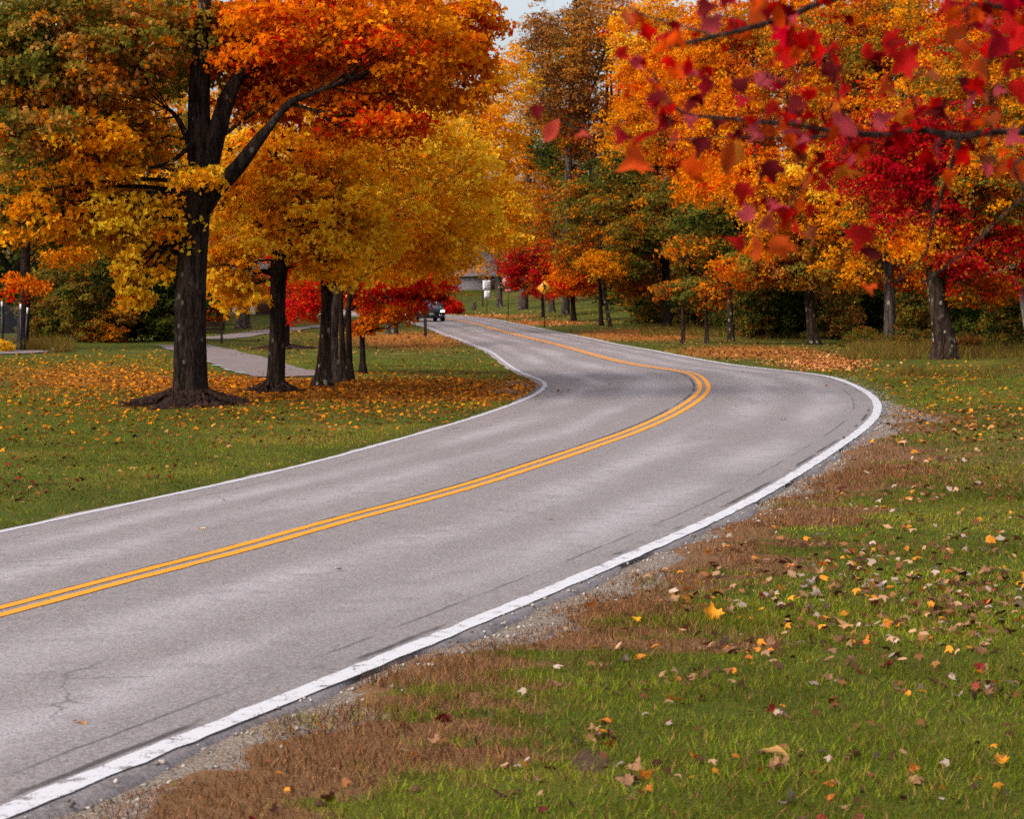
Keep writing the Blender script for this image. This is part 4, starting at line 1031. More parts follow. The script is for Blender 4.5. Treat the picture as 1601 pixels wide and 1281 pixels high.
# mesh fence
def fence():
    pts = [(-60, 546, 468), (4, 548, 472), (33, 549, 476), (38, 549, 482)]
    a = ground(34, 549); rt = empty('mesh_fence', a, 'black mesh fence on leaning dark posts with white tips', 'fence')
    W = []; 
    for (px, py, yt), ln in zip(pts, (0, 0, 0, .085)):
        b0 = ground(px, py); h = P(px, yt, b0[1])[2] - b0[2]; W.append((b0, h))
        mb = MB(); mb.box(b0 - a + [ln * h / 2, 0, h / 2 - .1], (.055, .055, h + .2), ry=math.atan(ln)); po = mb.build('post', plain('black_fence_post', S(20, 20, 24), .5), rt)
        mb = MB(); mb.box(b0 - a + [ln * h, 0, h - .08], (.058, .058, .2), ry=math.atan(ln)); mb.build('white_tip', SW, po)
    m, nt, out = new_mat('black_netting'); b = NB(nt)
    co = b.n('ShaderNodeTexCoord').outputs['Object']
    br = b.n('ShaderNodeTexBrick', {'Vector': b.scaled(co, 1, 1, 1), 'Scale': 12.0, 'Mortar Size': .03, 'Color1': (0, 0, 0, 1), 'Color2': (0, 0, 0, 1), 'Mortar': (1, 1, 1, 1)})
    pr = b.princ(S(44, 44, 54), .6); tr = b.n('ShaderNodeBsdfTransparent')
    mx = b.n('ShaderNodeMixShader', {0: .22, 1: tr.outputs[0], 2: pr.outputs[0]})
    nt.links.new(mx.outputs[0], out.inputs[0])
    mb = MB()
    for (p, h), (q, h2) in zip(W[:-1], W[1:]):
        mb.add(np.array([p - a + [0, .04, 0], q - a + [0, .04, 0], q - a + [0, .04, h2 * .95], p - a + [0, .04, h * .95]]), [[0, 1, 2, 3]])
    mb.build('netting', m, rt)
fence()
# bench
def bench():
    g = ground(322, 537); rt = empty('park_bench', g, 'dark wooden bench half hidden behind the biggest maple trunk', 'bench', None, .1)
    for z_, y_ in ((.42, -.02), (.42, .12), (.42, .26)): pass
    mb = MB()
    for y_ in (-.05, .09, .23): mb.box((0, y_, .44), (1.5, .12, .04))
    mb.build('seat', WOOD, rt, bevel=.006); mb = MB()
    for z_ in (.58, .70, .82): mb.box((0, .32 + (z_ - .58) * .15, z_), (1.5, .035, .10))
    mb.build('backrest', WOOD, rt, bevel=.006)
    for x_ in (-.62, .62):
        mb = MB(); mb.box((x_, -.08, .2), (.08, .08, .46)); mb.box((x_, .28, .4), (.08, .07, .86)); mb.box((x_, .1, .395), (.07, .4, .05)); mb.box((x_, .06, .62), (.07, .42, .04)); mb.build('leg', WOOD, rt, bevel=.006)
bench()

# ------------------------------------------------------------------ the car
def car():
    g = ground(666, 503.5); g[2] = .03
    rt = empty('car', g, 'dark car with lit headlight coming round the bend behind red leaves', 'car', None, .2)
    PAINT = plain('dark_car_paint', S(14, 14, 20), .3, .5, var=.05, **{'Coat Weight': .35, 'Coat Roughness': .1})
    BLK = plain('black_plastic', S(16, 16, 18), .5); GL = plain('car_glass', S(120, 130, 145), .04, .9, var=.02, **{'Coat Weight': 1.0})
    RUB = plain('tyre_rubber', S(18, 18, 18), .85); RIM = plain('alloy', S(150, 150, 155), .3, .5, .9); CHR = plain('chrome', S(210, 210, 215), .15, .6, 1.0)
    # front of the car at y=-2.2 ; stations (y, half width, z bottom, z belt, z top)
    st = [(-2.24, .62, .34, .52, .60), (-2.18, .78, .26, .60, .70), (-2.0, .87, .22, .68, .80), (-1.5, .91, .22, .80, .93), (-1.0, .92, .22, .86, .99), (-.6, .92, .22, .88, 1.0),
          (.6, .92, .22, .90, 1.0), (1.4, .91, .22, .92, 1.02), (1.9, .88, .24, .92, 1.04), (2.2, .80, .32, .86, 1.0), (2.26, .66, .40, .80, .92)]
    mb = MB(); V = []
    for y, w, zb, zm, zt in st:
        half = [(0, zb), (w * .8, zb), (w * .97, zb + .10), (w, (zb + zm) / 2), (w * .985, zm), (w * .9, zt - .02), (w * .6, zt + .012), (0, zt + .03)]
        V += [(a, y, c) for a, c in half] + [(-a, y, c) for a, c in half[-2:0:-1]]
    n = 14; k = len(st); Q = [[i * n + j, i * n + (j + 1) % n, (i + 1) * n + (j + 1) % n, (i + 1) * n + j] for i in range(k - 1) for j in range(n)]
    V += [(0, st[0][0], .47), (0, st[-1][0], .66)]
    T = [[k * n, (j + 1) % n, j] for j in range(n)] + [[k * n + 1, (k - 1) * n + j, (k - 1) * n + (j + 1) % n] for j in range(n)]
    mb.add(V, Q, T); body = mb.build('body', PAINT, rt, True)
    cab = [(-.95, .80, .80, 1.0, 1.0), (-.15, .66, .76, 1.0, 1.44), (.3, .65, .76, 1.0, 1.47), (1.0, .64, .76, 1.0, 1.44), (1.9, .70, .74, 1.02, 1.04)]
    mb = MB(); V = []
    for y, wt, wb, zb, zt in cab: V += [(-.84, y, zb - .03), (-wt, y, zt), (wt, y, zt), (.84, y, zb - .03)]
    mb.add(V, [[i * 4 + j, i * 4 + j + 1, i * 4 + j + 5, i * 4 + j + 4] for i in range(4) for j in range(3)])
    mb.build('cabin_roof', PAINT, rt, bevel=.05)
    mb = MB(); mb.add([(-.76, -.90, 1.035), (.76, -.90, 1.035), (.62, -.20, 1.43), (-.62, -.20, 1.43)], [[0, 1, 2, 3]]); mb.build('windscreen', GL, rt)
    for s in (-1, 1):
        mb = MB(); mb.add([(s * .845, -.72, 1.06), (s * .845, .35, 1.06), (s * .70, .35, 1.40), (s * .70, -.10, 1.40)], [[0, 1, 2, 3]]); mb.build('side_window', GL, rt)
        mb = MB(); mb.add([(s * .845, .42, 1.06), (s * .845, 1.35, 1.06), (s * .70, 1.0, 1.38), (s * .70, .42, 1.40)], [[0, 1, 2, 3]]); mb.build('side_window', GL, rt)
        mb = MB(); mb.box((s * 1.0, -.55, 1.02), (.24, .12, .16)); mb.box((s * .9, -.53, .98), (.12, .06, .05)); mb.build('wing_mirror', PAINT, rt, bevel=.03)
        mb = MB(); mb.prism([(s * .56, .61), (s * .76, .62), (s * .79, .71), (s * .70, .73), (s * .55, .67)], -2.29, -2.02)
        m, nt, out = new_mat('headlight_lens'); b = NB(nt)
        nt.links.new(b.princ((.9, .88, .8), .1, None, .5, **{'Emission Color': (1, .93, .75, 1), 'Emission Strength': 6.0 if s > 0 else 3.0}).outputs[0], out.inputs[0])
        mb.build('headlight', m, rt)
        for y in (-1.42, 1.38):
            mb = MB(); mb.tube([(s * .70, y, .33), (s * .72, y, .33), (s * .90, y, .33), (s * .92, y, .33)], [.28, .33, .33, .29], 24); wh = mb.build('wheel', RUB, rt, True)
            mb = MB(); mb.tube([(s * .90, y, .33), (s * .935, y, .33)], [.21, .20], 20); mb.build('rim', RIM, wh)
    mb = MB(); mb.box((0, -2.245, .58), (.80, .05, .12)); mb.box((0, -2.20, .36), (1.2, .05, .14)); mb.build('grille', BLK, rt, bevel=.02)
    mb = MB(); mb.box((0, -2.28, .47), (.30, .02, .15)); mb.build('number_plate', plain('plate_face', S(120, 132, 118), .6), rt)
    mb = MB()
    for x in (-.55, .55): mb.box((x, -2.215, .40), (.2, .05, .07))
    mb.build('fog_lamp_surround', CHR, rt)
car()

# ------------------------------------------------------------------ fallen leaves
def leaf_mesh(seed, lobes, curl):
    r = np.random.default_rng(seed)
    if lobes: out_ = [(0, -.42), (-.16, -.34), (-.38, -.36), (-.30, -.18), (-.56, -.04), (-.40, .02), (-.46, .22), (-.24, .12), (-.14, .28), (-.10, .40), (0, .60)]
    else: out_ = [(0, -.5), (-.14, -.40), (-.24, -.2), (-.27, 0), (-.22, .2), (-.12, .38), (0, .55)]
    o = np.array(out_ + [(-a, c) for a, c in out_[-2:0:-1]]) * (1 + r.normal(0, .06, (2 * len(out_) - 2, 1)))
    mid = np.array([(0, -.25), (0, 0), (0, .25)])
    rings = [o, o * .55 + [0, 0]]
    n = len(o)
    V2 = np.concatenate([o, o * .5, [[0, 0]]])
    ph = r.uniform(0, 6)
    z = curl * (V2[:, 0] ** 2 * 1.6 + .6 * V2[:, 1] ** 2 * r.choice([-1, 1])) + .07 * np.sin(V2[:, 0] * 7 + ph) * np.sin(V2[:, 1] * 6 + ph * 2) + .03 * np.abs(V2[:, 0])
    V = np.c_[V2, z]
    k = np.arange(n); k2 = (k + 1) % n
    Q = np.stack([k, k2, n + k2, n + k], 1); T = np.stack([n + k, n + k2, np.full(n, 2 * n)], 1)
    # petiole
    st = np.array([[-.012, -.40, 0], [.012, -.40, 0], [.03, -.72, .06], [.012, -.72, .06]]); m0 = len(V)
    V = np.concatenate([V, st]); Q = np.concatenate([Q, [[m0, m0 + 1, m0 + 2, m0 + 3]]])
    return V, Q, T
def litter_material(name, col, col2):
    m, nt, out = new_mat(name); b = NB(nt)
    co = b.n('ShaderNodeTexCoord').outputs['Object']
    oi = b.n('ShaderNodeObjectInfo').outputs['Random']
    c = b.mix(b.noise(co, 4, 4, .7), col, col2)
    c = b.n('ShaderNodeHueSaturation', {'Hue': b.math('ADD', .493, b.math('MULTIPLY', oi, .014)), 'Saturation': 1.0, 'Value': b.math('ADD', .7, b.math('MULTIPLY', oi, .6)), 'Fac': 1.0, 'Color': c}).outputs[0]
    pr = b.princ(c, .65, None, .3); t = b.n('ShaderNodeBsdfTranslucent', {'Color': c})
    mx = b.n('ShaderNodeMixShader', {0: .18, 1: pr.outputs[0], 2: t.outputs[0]})
    nt.links.new(mx.outputs[0], out.inputs[0]); return m
KINDS = [('dry tan curled leaf fallen on the near grass verge', litter_material('tan_fallen_leaf', S(168, 120, 86), S(118, 80, 56)), 'tan leaves fallen on the near verge'),
         ('brown leaf fallen on the near grass verge', litter_material('brown_fallen_leaf', S(104, 64, 38), S(62, 40, 28)), 'brown leaves fallen on the near verge'),
         ('orange leaf fallen on the near grass verge', litter_material('orange_fallen_leaf', S(214, 120, 30), S(170, 82, 24)), 'orange leaves fallen on the near verge'),
         ('grey mauve leaf showing its pale back on the near verge', litter_material('pale_fallen_leaf', S(172, 150, 138), S(124, 100, 94)), 'pale backed leaves fallen on the near verge'),
         ('dark red leaf fallen on the near grass verge', litter_material('red_fallen_leaf', S(150, 30, 28), S(96, 20, 24)), 'red leaves fallen on the near verge')]
protos = []
for ki, (lb, mt, gp_) in enumerate(KINDS):
    for v in range(4):
        V, Q, T = leaf_mesh(ki * 10 + v, v % 4 != 3, [.5, -.45, .9, .6][v])
        me_o = np_mesh('fallen_leaf', V, [Q, T], [mt], smooth_sh=True); protos.append((ki, me_o.data)); bpy.data.objects.remove(me_o)
def fallen(label, ki, v, px, py, size, rz, tilt, group, col=None, z=None):
    me_ = protos[ki * 4 + v][1]
    o = bpy.data.objects.new('fallen_leaf', me_); COL.objects.link(o)
    xy = flat(px, py); hz = height(xy[None])[0] if z is None else z
    o.location = (xy[0], xy[1], hz + size * .10 + .010 * (z is None)); o.scale = (size,) * 3; o.rotation_euler = (tilt[0], tilt[1], rz)
    return tag(o, label, 'leaf', group)
# singled out ones
YL = litter_material('yellow_fallen_leaf', S(240, 160, 20), S(214, 130, 20)); PLT = litter_material('peach_fallen_leaf', S(226, 170, 110), S(206, 150, 96))
def special(label, mt, px, py, size, rz, tilt, seed, curl, lob=True, z=None):
    V, Q, T = leaf_mesh(seed, lob, curl); o = np_mesh('fallen_leaf', V, [Q, T], [mt], smooth_sh=True)
    xy = flat(px, py); hz = height(xy[None])[0] if z is None else z
    o.location = (xy[0], xy[1], hz + size * .16 + .025 * (z is None)); o.scale = (size,) * 3; o.rotation_euler = (*tilt, rz); tag(o, label, 'leaf')
special('lone tan leaf lying flat on the near lane of the road', PLT, 125, 1139, .105, .9, (.1, .15), 91, .5, False, .018)
special('small pale leaf on the far lane of the road above the yellow lines', PLT, 314, 834, .10, 1.2, (.1, .1), 92, .5, False, .03)
special('small tan leaf in the middle of the near lane', PLT, 861, 819, .08, 1.5, (.1, .1), 93, .5, False, .03)
special('bright yellow leaf lying alone on the green verge', YL, 1563, 1200, .085, .3, (.5, .1), 94, .6)
special('peach coloured dome shaped leaf alone on the green verge', PLT, 1356, 1213, .085, 2.0, (.6, .1), 95, -.9, False)
special('upright golden orange leaf standing in the grass', YL, 1113, 972, .15, .2, (1.2, .1), 96, .6)
special('large peach leaf on top of a heap of brown leaves', PLT, 1322, 983, .17, 1.3, (.3, .1), 97, -.6)
special('cream leaf lying at the edge of the dry grass', PLT, 1065, 996, .09, 1.4, (.4, .1), 98, -.7, False)
special('long tan curled leaf low on the green verge', PLT, 1213, 1189, .15, 1.5, (.3, .6), 99, .9, False)
special('yellow leaf beside the red leaf near the dry roadside grass', YL, 993, 980, .08, .5, (.4, .2), 100, .6)
cand = []
for (cx, cy, rx, ry, n, pal) in PATCH[21:]:
    hub = np.c_[rng.normal(cx, rx, n // 5 + 1), rng.normal(cy, ry, n // 5 + 1)]
    for _ in range(n):
        h_ = hub[rng.integers(0, len(hub))] if rng.uniform() < .62 else np.array([rng.normal(cx, rx), rng.normal(cy, ry)])
        x, y = h_[0] + rng.normal(0, 16), h_[1] + rng.normal(0, 7)
        if -20 < x < 1640 and 640 < y < 1300: cand.append((x, y, .042 + .06 * rng.uniform() ** 1.7 + (.03 if rng.uniform() < .08 else 0)))
for _ in range(150):
    x, y = rng.uniform(350, 1600), rng.uniform(700, 1290); cand.append((x, y, rng.uniform(.04, .075)))
cand = np.array(cand); fxy = flat(cand[:, 0], cand[:, 1]); fd, fs = road_dist(fxy)
ok = (fd > .25) & (fs > 0); cand, fxy = cand[ok], fxy[ok]
order = np.argsort(-cand[:, 2] / fxy[:, 1]); big, rest = order[:288], order[288:]
wts = np.array([.38, .38, .11, .08, .05])
for i in big:
    ki = int(rng.choice(5, p=wts)); v = int(rng.integers(0, 4))
    fallen(KINDS[ki][0], ki, v, cand[i, 0], cand[i, 1], cand[i, 2], rng.uniform(0, 6.28), (rng.normal(0, .5), rng.normal(0, .5)), KINDS[ki][2])
LC, LN, LS, LT = [], [], [], []
def add_litter(xy, z, size, pal, tilt=.45):
    n = len(xy)
    LC.append(np.c_[xy, z + size * .16]); LN.append(np.c_[rng.normal(0, tilt, (n, 2)), np.ones(n)]); LS.append(size)
    LT.append(np.array(pal)[rng.integers(0, len(pal), n)] * rng.uniform(.65, 1.2, (n, 1)))
if len(rest): add_litter(fxy[rest], height(fxy[rest]) + .025, cand[rest, 2], MIXL, .5)
for (cx, cy, rx, ry, n, pal) in PATCH[:21]:
    px, py = rng.normal(cx, rx, n), rng.normal(cy, ry, n); ok = py > HOR + 18; px, py = px[ok], py[ok]
    xy = ground_many(px, py) if cy < 520 else flat(px, py)
    d, s = road_dist(xy); dp = np.minimum(near_path(xy, pathA), near_path(xy, pathC) + .3)
    ok = ((d > .08) | (rng.uniform(0, 1, len(d)) < .004)) & ((dp > 1.25) | (rng.uniform(0, 1, len(d)) < .06)); xy, d = xy[ok], d[ok]
    add_litter(xy, np.where(d > 0, height(xy, d) + .02, .035), rng.uniform(.045, .095, len(xy)) * (1 if cy > 520 else 1.5), pal)
n = 2600; px, py = rng.uniform(-60, 700, n), rng.uniform(640, 860, n); xy = flat(px, py); d, s = road_dist(xy); ok = (d > .9) & (s < 0)
add_litter(xy[ok][:420], height(xy[ok][:420], d[ok][:420]) + .012, rng.uniform(.04, .085, len(xy[ok][:420])), DARKL)
for (x, y) in [(1228, 660), (1026, 622), (1222, 661), (944, 576), (950, 588), (1110, 690), (1000, 625), (1320, 690), (905, 590), (1150, 640), (530, 900), (350, 790)]:
    q = flat(x, y); add_litter(q[None], np.array([.045]), np.array([.06]), [S(70, 50, 38)], .2)
V, f = cards(np.concatenate(LC), np.concatenate(LN), np.concatenate(LS), MAPLE)
tag(np_mesh('leaf_litter', V, [f], [LITTER], tint=np.concatenate(LT)), kind='stuff')

# ------------------------------------------------------------------ grass
GV, GT = [], []; gn = 0
def grass(n, x0, x1, z0, z1, hgt, wid, sidef, tall=False, region=None, power=1.0):
    if tall: X, Z = flat(rng.uniform(x0, x1, n), rng.uniform(z0, z1, n)).T
    else:
        Z = z0 + (z1 - z0) * rng.uniform(0, 1, n) ** power
        X = rng.uniform(x0, x1, n)
    ok = np.abs(X) < .235 * Z + 1.6; xy = np.c_[X, Z][ok]
    d, s = road_dist(xy)
    ok = (d > .10) & ((s > 0) if sidef > 0 else (s < 0))
    thin = (1 - .75 * smooth(.15, .6, soil_at(xy))) * np.where(s > 0, smooth(.02, .62, d + .30 * noise(xy, 2.2) + .15 * noise(xy, 6)), smooth(.0, .08, d))
    ok &= rng.uniform(0, 1, len(d)) < thin
    g1 = np.hypot((xy[:, 0] - gp[0] + .2) / .75, (xy[:, 1] - gp[1]) / 2.6)
    ok &= (g1 > 1.3) | (s > 0)
    if sidef < 0: ok &= (near_path(xy, pathA) > 1.3) & (near_path(xy, pathB) > .85) & (near_path(xy, pathC) > .95)
    if region is not None: ok &= region(xy)
    xy, d, s = xy[ok], d[ok], s[ok]; m_ = len(xy)
    if not m_: return
    z = height(xy, d); dry = dryness(xy, d, s) + rng.normal(0, .24, m_)
    isdry = (dry > .42) | (rng.uniform(0, 1, m_) < .10)
    gcol = np.where(rng.uniform(0, 1, (m_, 1)) < .5, S(84, 98, 18), S(122, 124, 38)) * (1 + .42 * noise(xy, .8)[:, None] + .25 * noise(xy, 5)[:, None])
    yel = smooth(.35, .9, noise(xy + 40, .7))[:, None] * .6
    gcol = gcol * (1 - yel) + S(156, 142, 48) * yel
    dcol = np.where(rng.uniform(0, 1, (m_, 1)) < .5, S(154, 108, 70), S(100, 66, 43)) * rng.uniform(.7, 1.2, (m_, 1))
    if tall: dcol = np.where(rng.uniform(0, 1, (m_, 1)) < .5, S(126, 84, 50), S(92, 76, 36)); isdry = rng.uniform(0, 1, m_) < .72
    c = np.where(isdry[:, None], dcol, gcol) * rng.uniform(.7, 1.25, (m_, 1))
    h = hgt * rng.uniform(.5, 1.25, m_) * (1 + .3 * noise(xy, 2)) * np.where(isdry & ~np.bool_(tall), 1.1, 1)
    w = wid * rng.uniform(.7, 1.3, m_)
    a = rng.uniform(0, np.pi, m_); ax = np.c_[np.cos(a), np.sin(a), 0 * a] * w[:, None] / 2
    lean = np.c_[rng.normal(0, .55, (m_, 2)), np.ones(m_)] * h[:, None]
    b0 = np.c_[xy, z - .01]
    tri = np.stack([b0 - ax, b0 + ax, b0 + lean], 1)
    GV.append(tri.reshape(-1, 3)); GT.append(np.clip(c, .004, .9))
grass(120000, -2.5, 5.5, 8.6, 17, .055, .0075, 1, power=1.1)
grass(110000, 0, 9, 16, 30, .052, .011, 1)
grass(90000, 3, 17, 28, 62, .055, .016, 1)
grass(150000, -14, 0, 21, 46, .045, .013, -1)
grass(60000, -16, 3, 44, 72, .05, .02, -1)
tuft = lambda xy: noise(xy, 2.6) > .45
grass(26000, -1.5, 3, 8.8, 22, .085, .006, 1, region=lambda q: tuft(q) & (road_dist(q)[0] < 1.6))
grass(34000, 1325, 1680, 524, 566, .38, .018, 1, tall=True, region=lambda q: noise(q, .8) > -.55)
grass(12000, 1400, 1680, 560, 590, .26, .016, 1, tall=True, region=lambda q: noise(q, .9) > .2)
grass(9000, 1000, 1330, 514, 530, .34, .02, 1, tall=True, region=lambda q: noise(q, .7) > -.1)
grass(9000, -40, 112, 541, 552, .40, .016, -1, tall=True)
V = np.concatenate(GV); tag(np_mesh('grass', V, [np.arange(len(V)).reshape(-1, 3)], [GRASS], tint=np.concatenate(GT)), kind='stuff')
# gravel crumbs along the broken edge
n = 9000; k = rng.integers(0, M, n); o = ragR[k] + rng.gamma(1.6, .12, n) - .05
q = mR[k] + nR[k] * o[:, None] + rng.normal(0, .05, (n, 2)); q = q[(q[:, 1] > 8) & (q[:, 1] < 60)]
n2 = 500; q2 = np.c_[rng.normal(gp[0] - .1, .5, n2), rng.normal(gp[1], 1.6, n2)]; d2, s2 = road_dist(q2); q2 = q2[(d2 > 0)]
q = np.concatenate([q, q2]); d, _ = road_dist(q); n = len(q)
sz = np.minimum(rng.gamma(2.0, .005, n) + .004, .02)
OCT = np.array([[1, 0, 0], [0, 1, 0], [-1, 0, 0], [0, -1, 0], [0, 0, .7], [0, 0, -.5]], float)
a = rng.uniform(0, 6.28, n); ca, sa = np.cos(a), np.sin(a)
b_ = OCT[None] * rng.uniform(.6, 1.3, (n, 6, 1)) * sz[:, None, None]
V = np.stack([b_[..., 0] * ca[:, None] - b_[..., 1] * sa[:, None], b_[..., 0] * sa[:, None] + b_[..., 1] * ca[:, None], b_[..., 2]], -1) + np.c_[q, np.where(d < 0, .01, height(q, d) + .003)][:, None]
ft = np.array([[0, 1, 4], [1, 2, 4], [2, 3, 4], [3, 0, 4], [1, 0, 5], [2, 1, 5], [3, 2, 5], [0, 3, 5]])
f = (np.arange(n) * 6)[:, None, None] + ft[None]
tag(np_mesh('gravel', V.reshape(-1, 3), [f.reshape(-1, 3)], [LITTER], tint=np.repeat(np.where(rng.uniform(0, 1, (n, 1)) < .6, S(190, 178, 168), S(120, 108, 102)) * rng.uniform(.7, 1.1, (n, 1)), 8, 0)), kind='stuff')

# ------------------------------------------------------------------ the near maple whose boughs reach into the view
def near_maple():
    D = 6.0
    g = np.array([3.7, 7.4, 0]); g[2] = height(g[None, :2])[0]
    rt = empty('maple_tree', g, 'red maple boughs hanging close over the verge, big blurred leaves', 'tree')
    mb = MB(); R = 0
    tr = catmull(np.array([[0, 0, -.2, .20], [0, 0, .3, .16], [.05, 0, 1.4, .14], [0, 0, 2.4, .13], [.1, .1, 3.6, .10], [.1, .2, 5.0, .06], [.2, .2, 6.2, .02]]), 5)
    mb.tube(tr[:, :3], tr[:, 3], 14); mb.build('trunk', BARK_MID, rt, True)
    def px3(l, w0, w1, start=None):
        p = [P(x, y, D + dz) - g for x, y, dz in l]
        if start is not None: p = [np.array(s_) for s_ in start] + p
        p = np.array(p); c = catmull(p, 5); t = np.linspace(0, 1, len(c))
        ww = np.linspace(w0, w1, len(c)) * (1 + .10 * np.sin(t * 40))
        return c, ww
    U = D / F
    tw = []
    def br(l, w0, w1, start=None):
        c, w = px3(l, w0, w1, start); mb = MB(); mb.tube(c, w, 8); mb.build('bough', TWIG, rt, True); tw.append(c)
    br([(1640, 203, .1), (1601, 206, .05), (1550, 206, 0), (1500, 213, 0), (1440, 203, 0), (1390, 210, 0), (1330, 208, 0), (1280, 201, .05), (1240, 195, .1), (1180, 189, .1), (1120, 183, .1), (1075, 178, .15), (1048, 160, .15), (1030, 130, .2), (1020, 112, .2)], .013, .0028, [(0, 0, 2.3), (-.8, -.5, 2.55), (-1.7, -1.1, 2.72)])
    br([(1310, 210, 0), (1250, 216, -.05), (1180, 214, -.1), (1120, 214, -.1), (1030, 220, -.1)], .0045, .0016)
    br([(1700, -70, .2), (1601, -62, .1), (1480, -30, 0), (1380, -12, -.1), (1300, -2, -.2), (1240, 22, -.3), (1190, 38, -.35), (1120, 56, -.4), (1046, 73, -.45)], .013, .0050, [(.05, .05, 3.0), (-.8, -.5, 3.15)])
    br([(1640, -5, -.3), (1601, 5, -.3), (1572, 12, -.4), (1530, 5, -.45), (1490, 25, -.5)], .012, .004, [(.05, .05, 2.8), (-.9, -.8, 3.0)])
    br([(1502, 213, 0), (1490, 250, 0), (1474, 300, .05), (1460, 345, .1), (1447, 400, .15)], .0085, .003)
    br([(1480, 215, 0), (1466, 226, -.05), (1456, 232, -.08)], .005, .002)
    br([(1660, 250, -.4), (1601, 306, -.5), (1560, 345, -.5), (1500, 400, -.5), (1440, 445, -.5)], .0045, .002, [(-.9, -.6, 2.5)])
    br([(1447, 398, .15), (1420, 425, .1), (1396, 441, 0), (1372, 428, 0), (1354, 409, 0)], .0025, .0016)
    br([(1182, 189, .1), (1180, 240, .1), (1195, 300, .05), (1205, 330, 0)], .003, .0014)
    br([(1205, 330, 0), (1225, 326, 0), (1245, 312, 0)], .0022, .0014)
    br([(1120, 56, -.4), (1060, 38, -.3), (1000, 20, -.2), (955, -10, -.1)], .0035, .0016)
    br([(830, 120, .3), (836, 135, .3), (852, 160, .3), (900, 200, .3), (990, 214, 0)], .0014, .0016)
    br([(1330, 208, 0), (1310, 150, -.1), (1300, 100, -.2), (1290, 60, -.2)], .003, .0014)
    br([(1440, 203, 0), (1425, 150, -.1), (1405, 100, -.2), (1392, 66, -.25)], .003, .0014)
    br([(1240, 195, .1), (1232, 160, .1), (1222, 130, .1), (1200, 120, .1)], .0028, .0014)
    br([(1550, 206, 0), (1548, 150, -.2), (1545, 90, -.3), (1552, 50, -.35)], .003, .0014)
    br([(1330, 208, 0), (1318, 240, -.1), (1300, 262, -.1), (1262, 275, -.1)], .0028, .0014)
    br([(1550, 207, 0), (1546, 235, -.1), (1560, 258, -.1)], .0028, .0014)
    br([(1240, 22, -.3), (1236, 60, -.3), (1240, 94, -.3)], .0028, .0014)
    allp = np.concatenate(tw)
    CR, PK, OR, DR, RD, BT = S(190, 10, 40), S(206, 84, 92), S(222, 92, 16), S(110, 8, 18), S(206, 20, 14), S(170, 92, 44)
    SA, YO = S(226, 96, 70), S(214, 130, 18)
    L = [(972, 80, 30, RD, 30), (839, 178, 44, DR, 180), (862, 206, 46, SA, 205), (919, 211, 32, SA, 150), (972, 207, 48, CR, 140), (1007, 214, 50, RD, 190), (992, 252, 66, OR, 240), (1078, 272, 78, OR, 185), (1080, 160, 44, DR, 120),
         (1102, 133, 46, CR, 250), (1083, 118, 44, PK, 320), (1030, 160, 48, DR, 210), (985, 148, 32, RD, 200), (1150, 174, 27, DR, 180), (1188, 202, 42, PK, 320), (1150, 30, 54, RD, 300), (1104, 12, 42, DR, 90), (1110, 36, 46, PK, 320), (1135, 246, 58, OR, 200),
         (1077, 192, 34, PK, 160), (1155, 132, 40, DR, 310), (1190, 124, 36, PK, 320), (1289, 72, 78, RD, 100), (1394, 64, 52, RD, 80), (1413, 97, 62, RD, 240), (1447, 116, 68, BT, 200), (1352, 76, 42, RD, 120), (1318, 132, 62, RD, 90), (1303, 162, 62, YO, 190),
         (1319, 193, 58, PK, 320), (1378, 184, 40, PK, 100), (1219, 138, 44, CR, 200), (1196, 122, 36, PK, 330), (1241, 163, 50, DR, 200), (1240, 212, 46, PK, 100), (1206, 266, 48, DR, 160), (1159, 300, 46, RD, 170), (1263, 274, 66, OR, 210), (1313, 268, 46, YO, 170),
         (1170, 332, 38, PK, 330), (1197, 348, 40, SA, 200), (1212, 322, 34, DR, 210), (1241, 318, 30, OR, 180), (1272, 326, 32, RD, 150), (1153, 382, 44, RD, 325), (1182, 388, 50, OR, 200), (1222, 386, 48, OR, 160), (1275, 368, 42, BT, 170), (1248, 357, 30, RD, 160), (1344, 370, 58, RD, 180),
         (1364, 392, 44, DR, 120), (1355, 452, 34, OR, 190), (1529, 18, 68, DR, 140), (1494, 52, 78, OR, 200), (1505, 84, 58, OR, 150), (1556, 66, 64, CR, 320), (1582, 34, 52, RD, 320), (1534, 108, 52, OR, 200), (1518, 134, 52, DR, 110), (1563, 138, 29, PK, 100), (1591, 140, 52, RD, 180), (1517, 160, 42, PK, 200),
         (1479, 174, 56, DR, 170), (1510, 196, 32, RD, 190), (1540, 254, 48, BT, 180), (1567, 262, 44, OR, 200), (1592, 266, 52, OR, 170), (1512, 230, 40, DR, 190), (1584, 216, 36, PK, 90), (1186, 18, 56, OR, 190), (1216, 34, 44, CR, 320), (1238, 96, 52, RD, 190), (1382, 132, 52, OR, 210), (1432, 160, 36, OR, 190),
         (1412, 182, 34, YO, 180), (1325, 236, 42, OR, 200), (1118, 190, 40, DR, 200), (1147, 243, 58, YO, 190), (1560, 2, 60, CR, 180), (1130, -4, 44, CR, 180), (1236, 180, 44, DR, 190), (1272, 205, 30, DR, 180), (1060, 212, 36, SA, 190), (1098, 228, 44, DR, 200), (1040, 190, 40, DR, 160), (1592, 60, 50, RD, 200), (1474, 4, 50, CR, 170), (1265, 60, 46, RD, 200), (1300, 110, 44, DR, 150), (1252, 120, 40, OR, 170), (1425, 80, 42, RD, 220), (1212, 168, 36, RD, 150), (1165, 158, 40, CR, 200), (1545, 40, 52, RD, 210), (1500, 20, 50, RD, 150), (1575, 100, 48, RD, 160), (1350, 250, 34, OR, 200), (1290, 290, 34, RD, 160)]
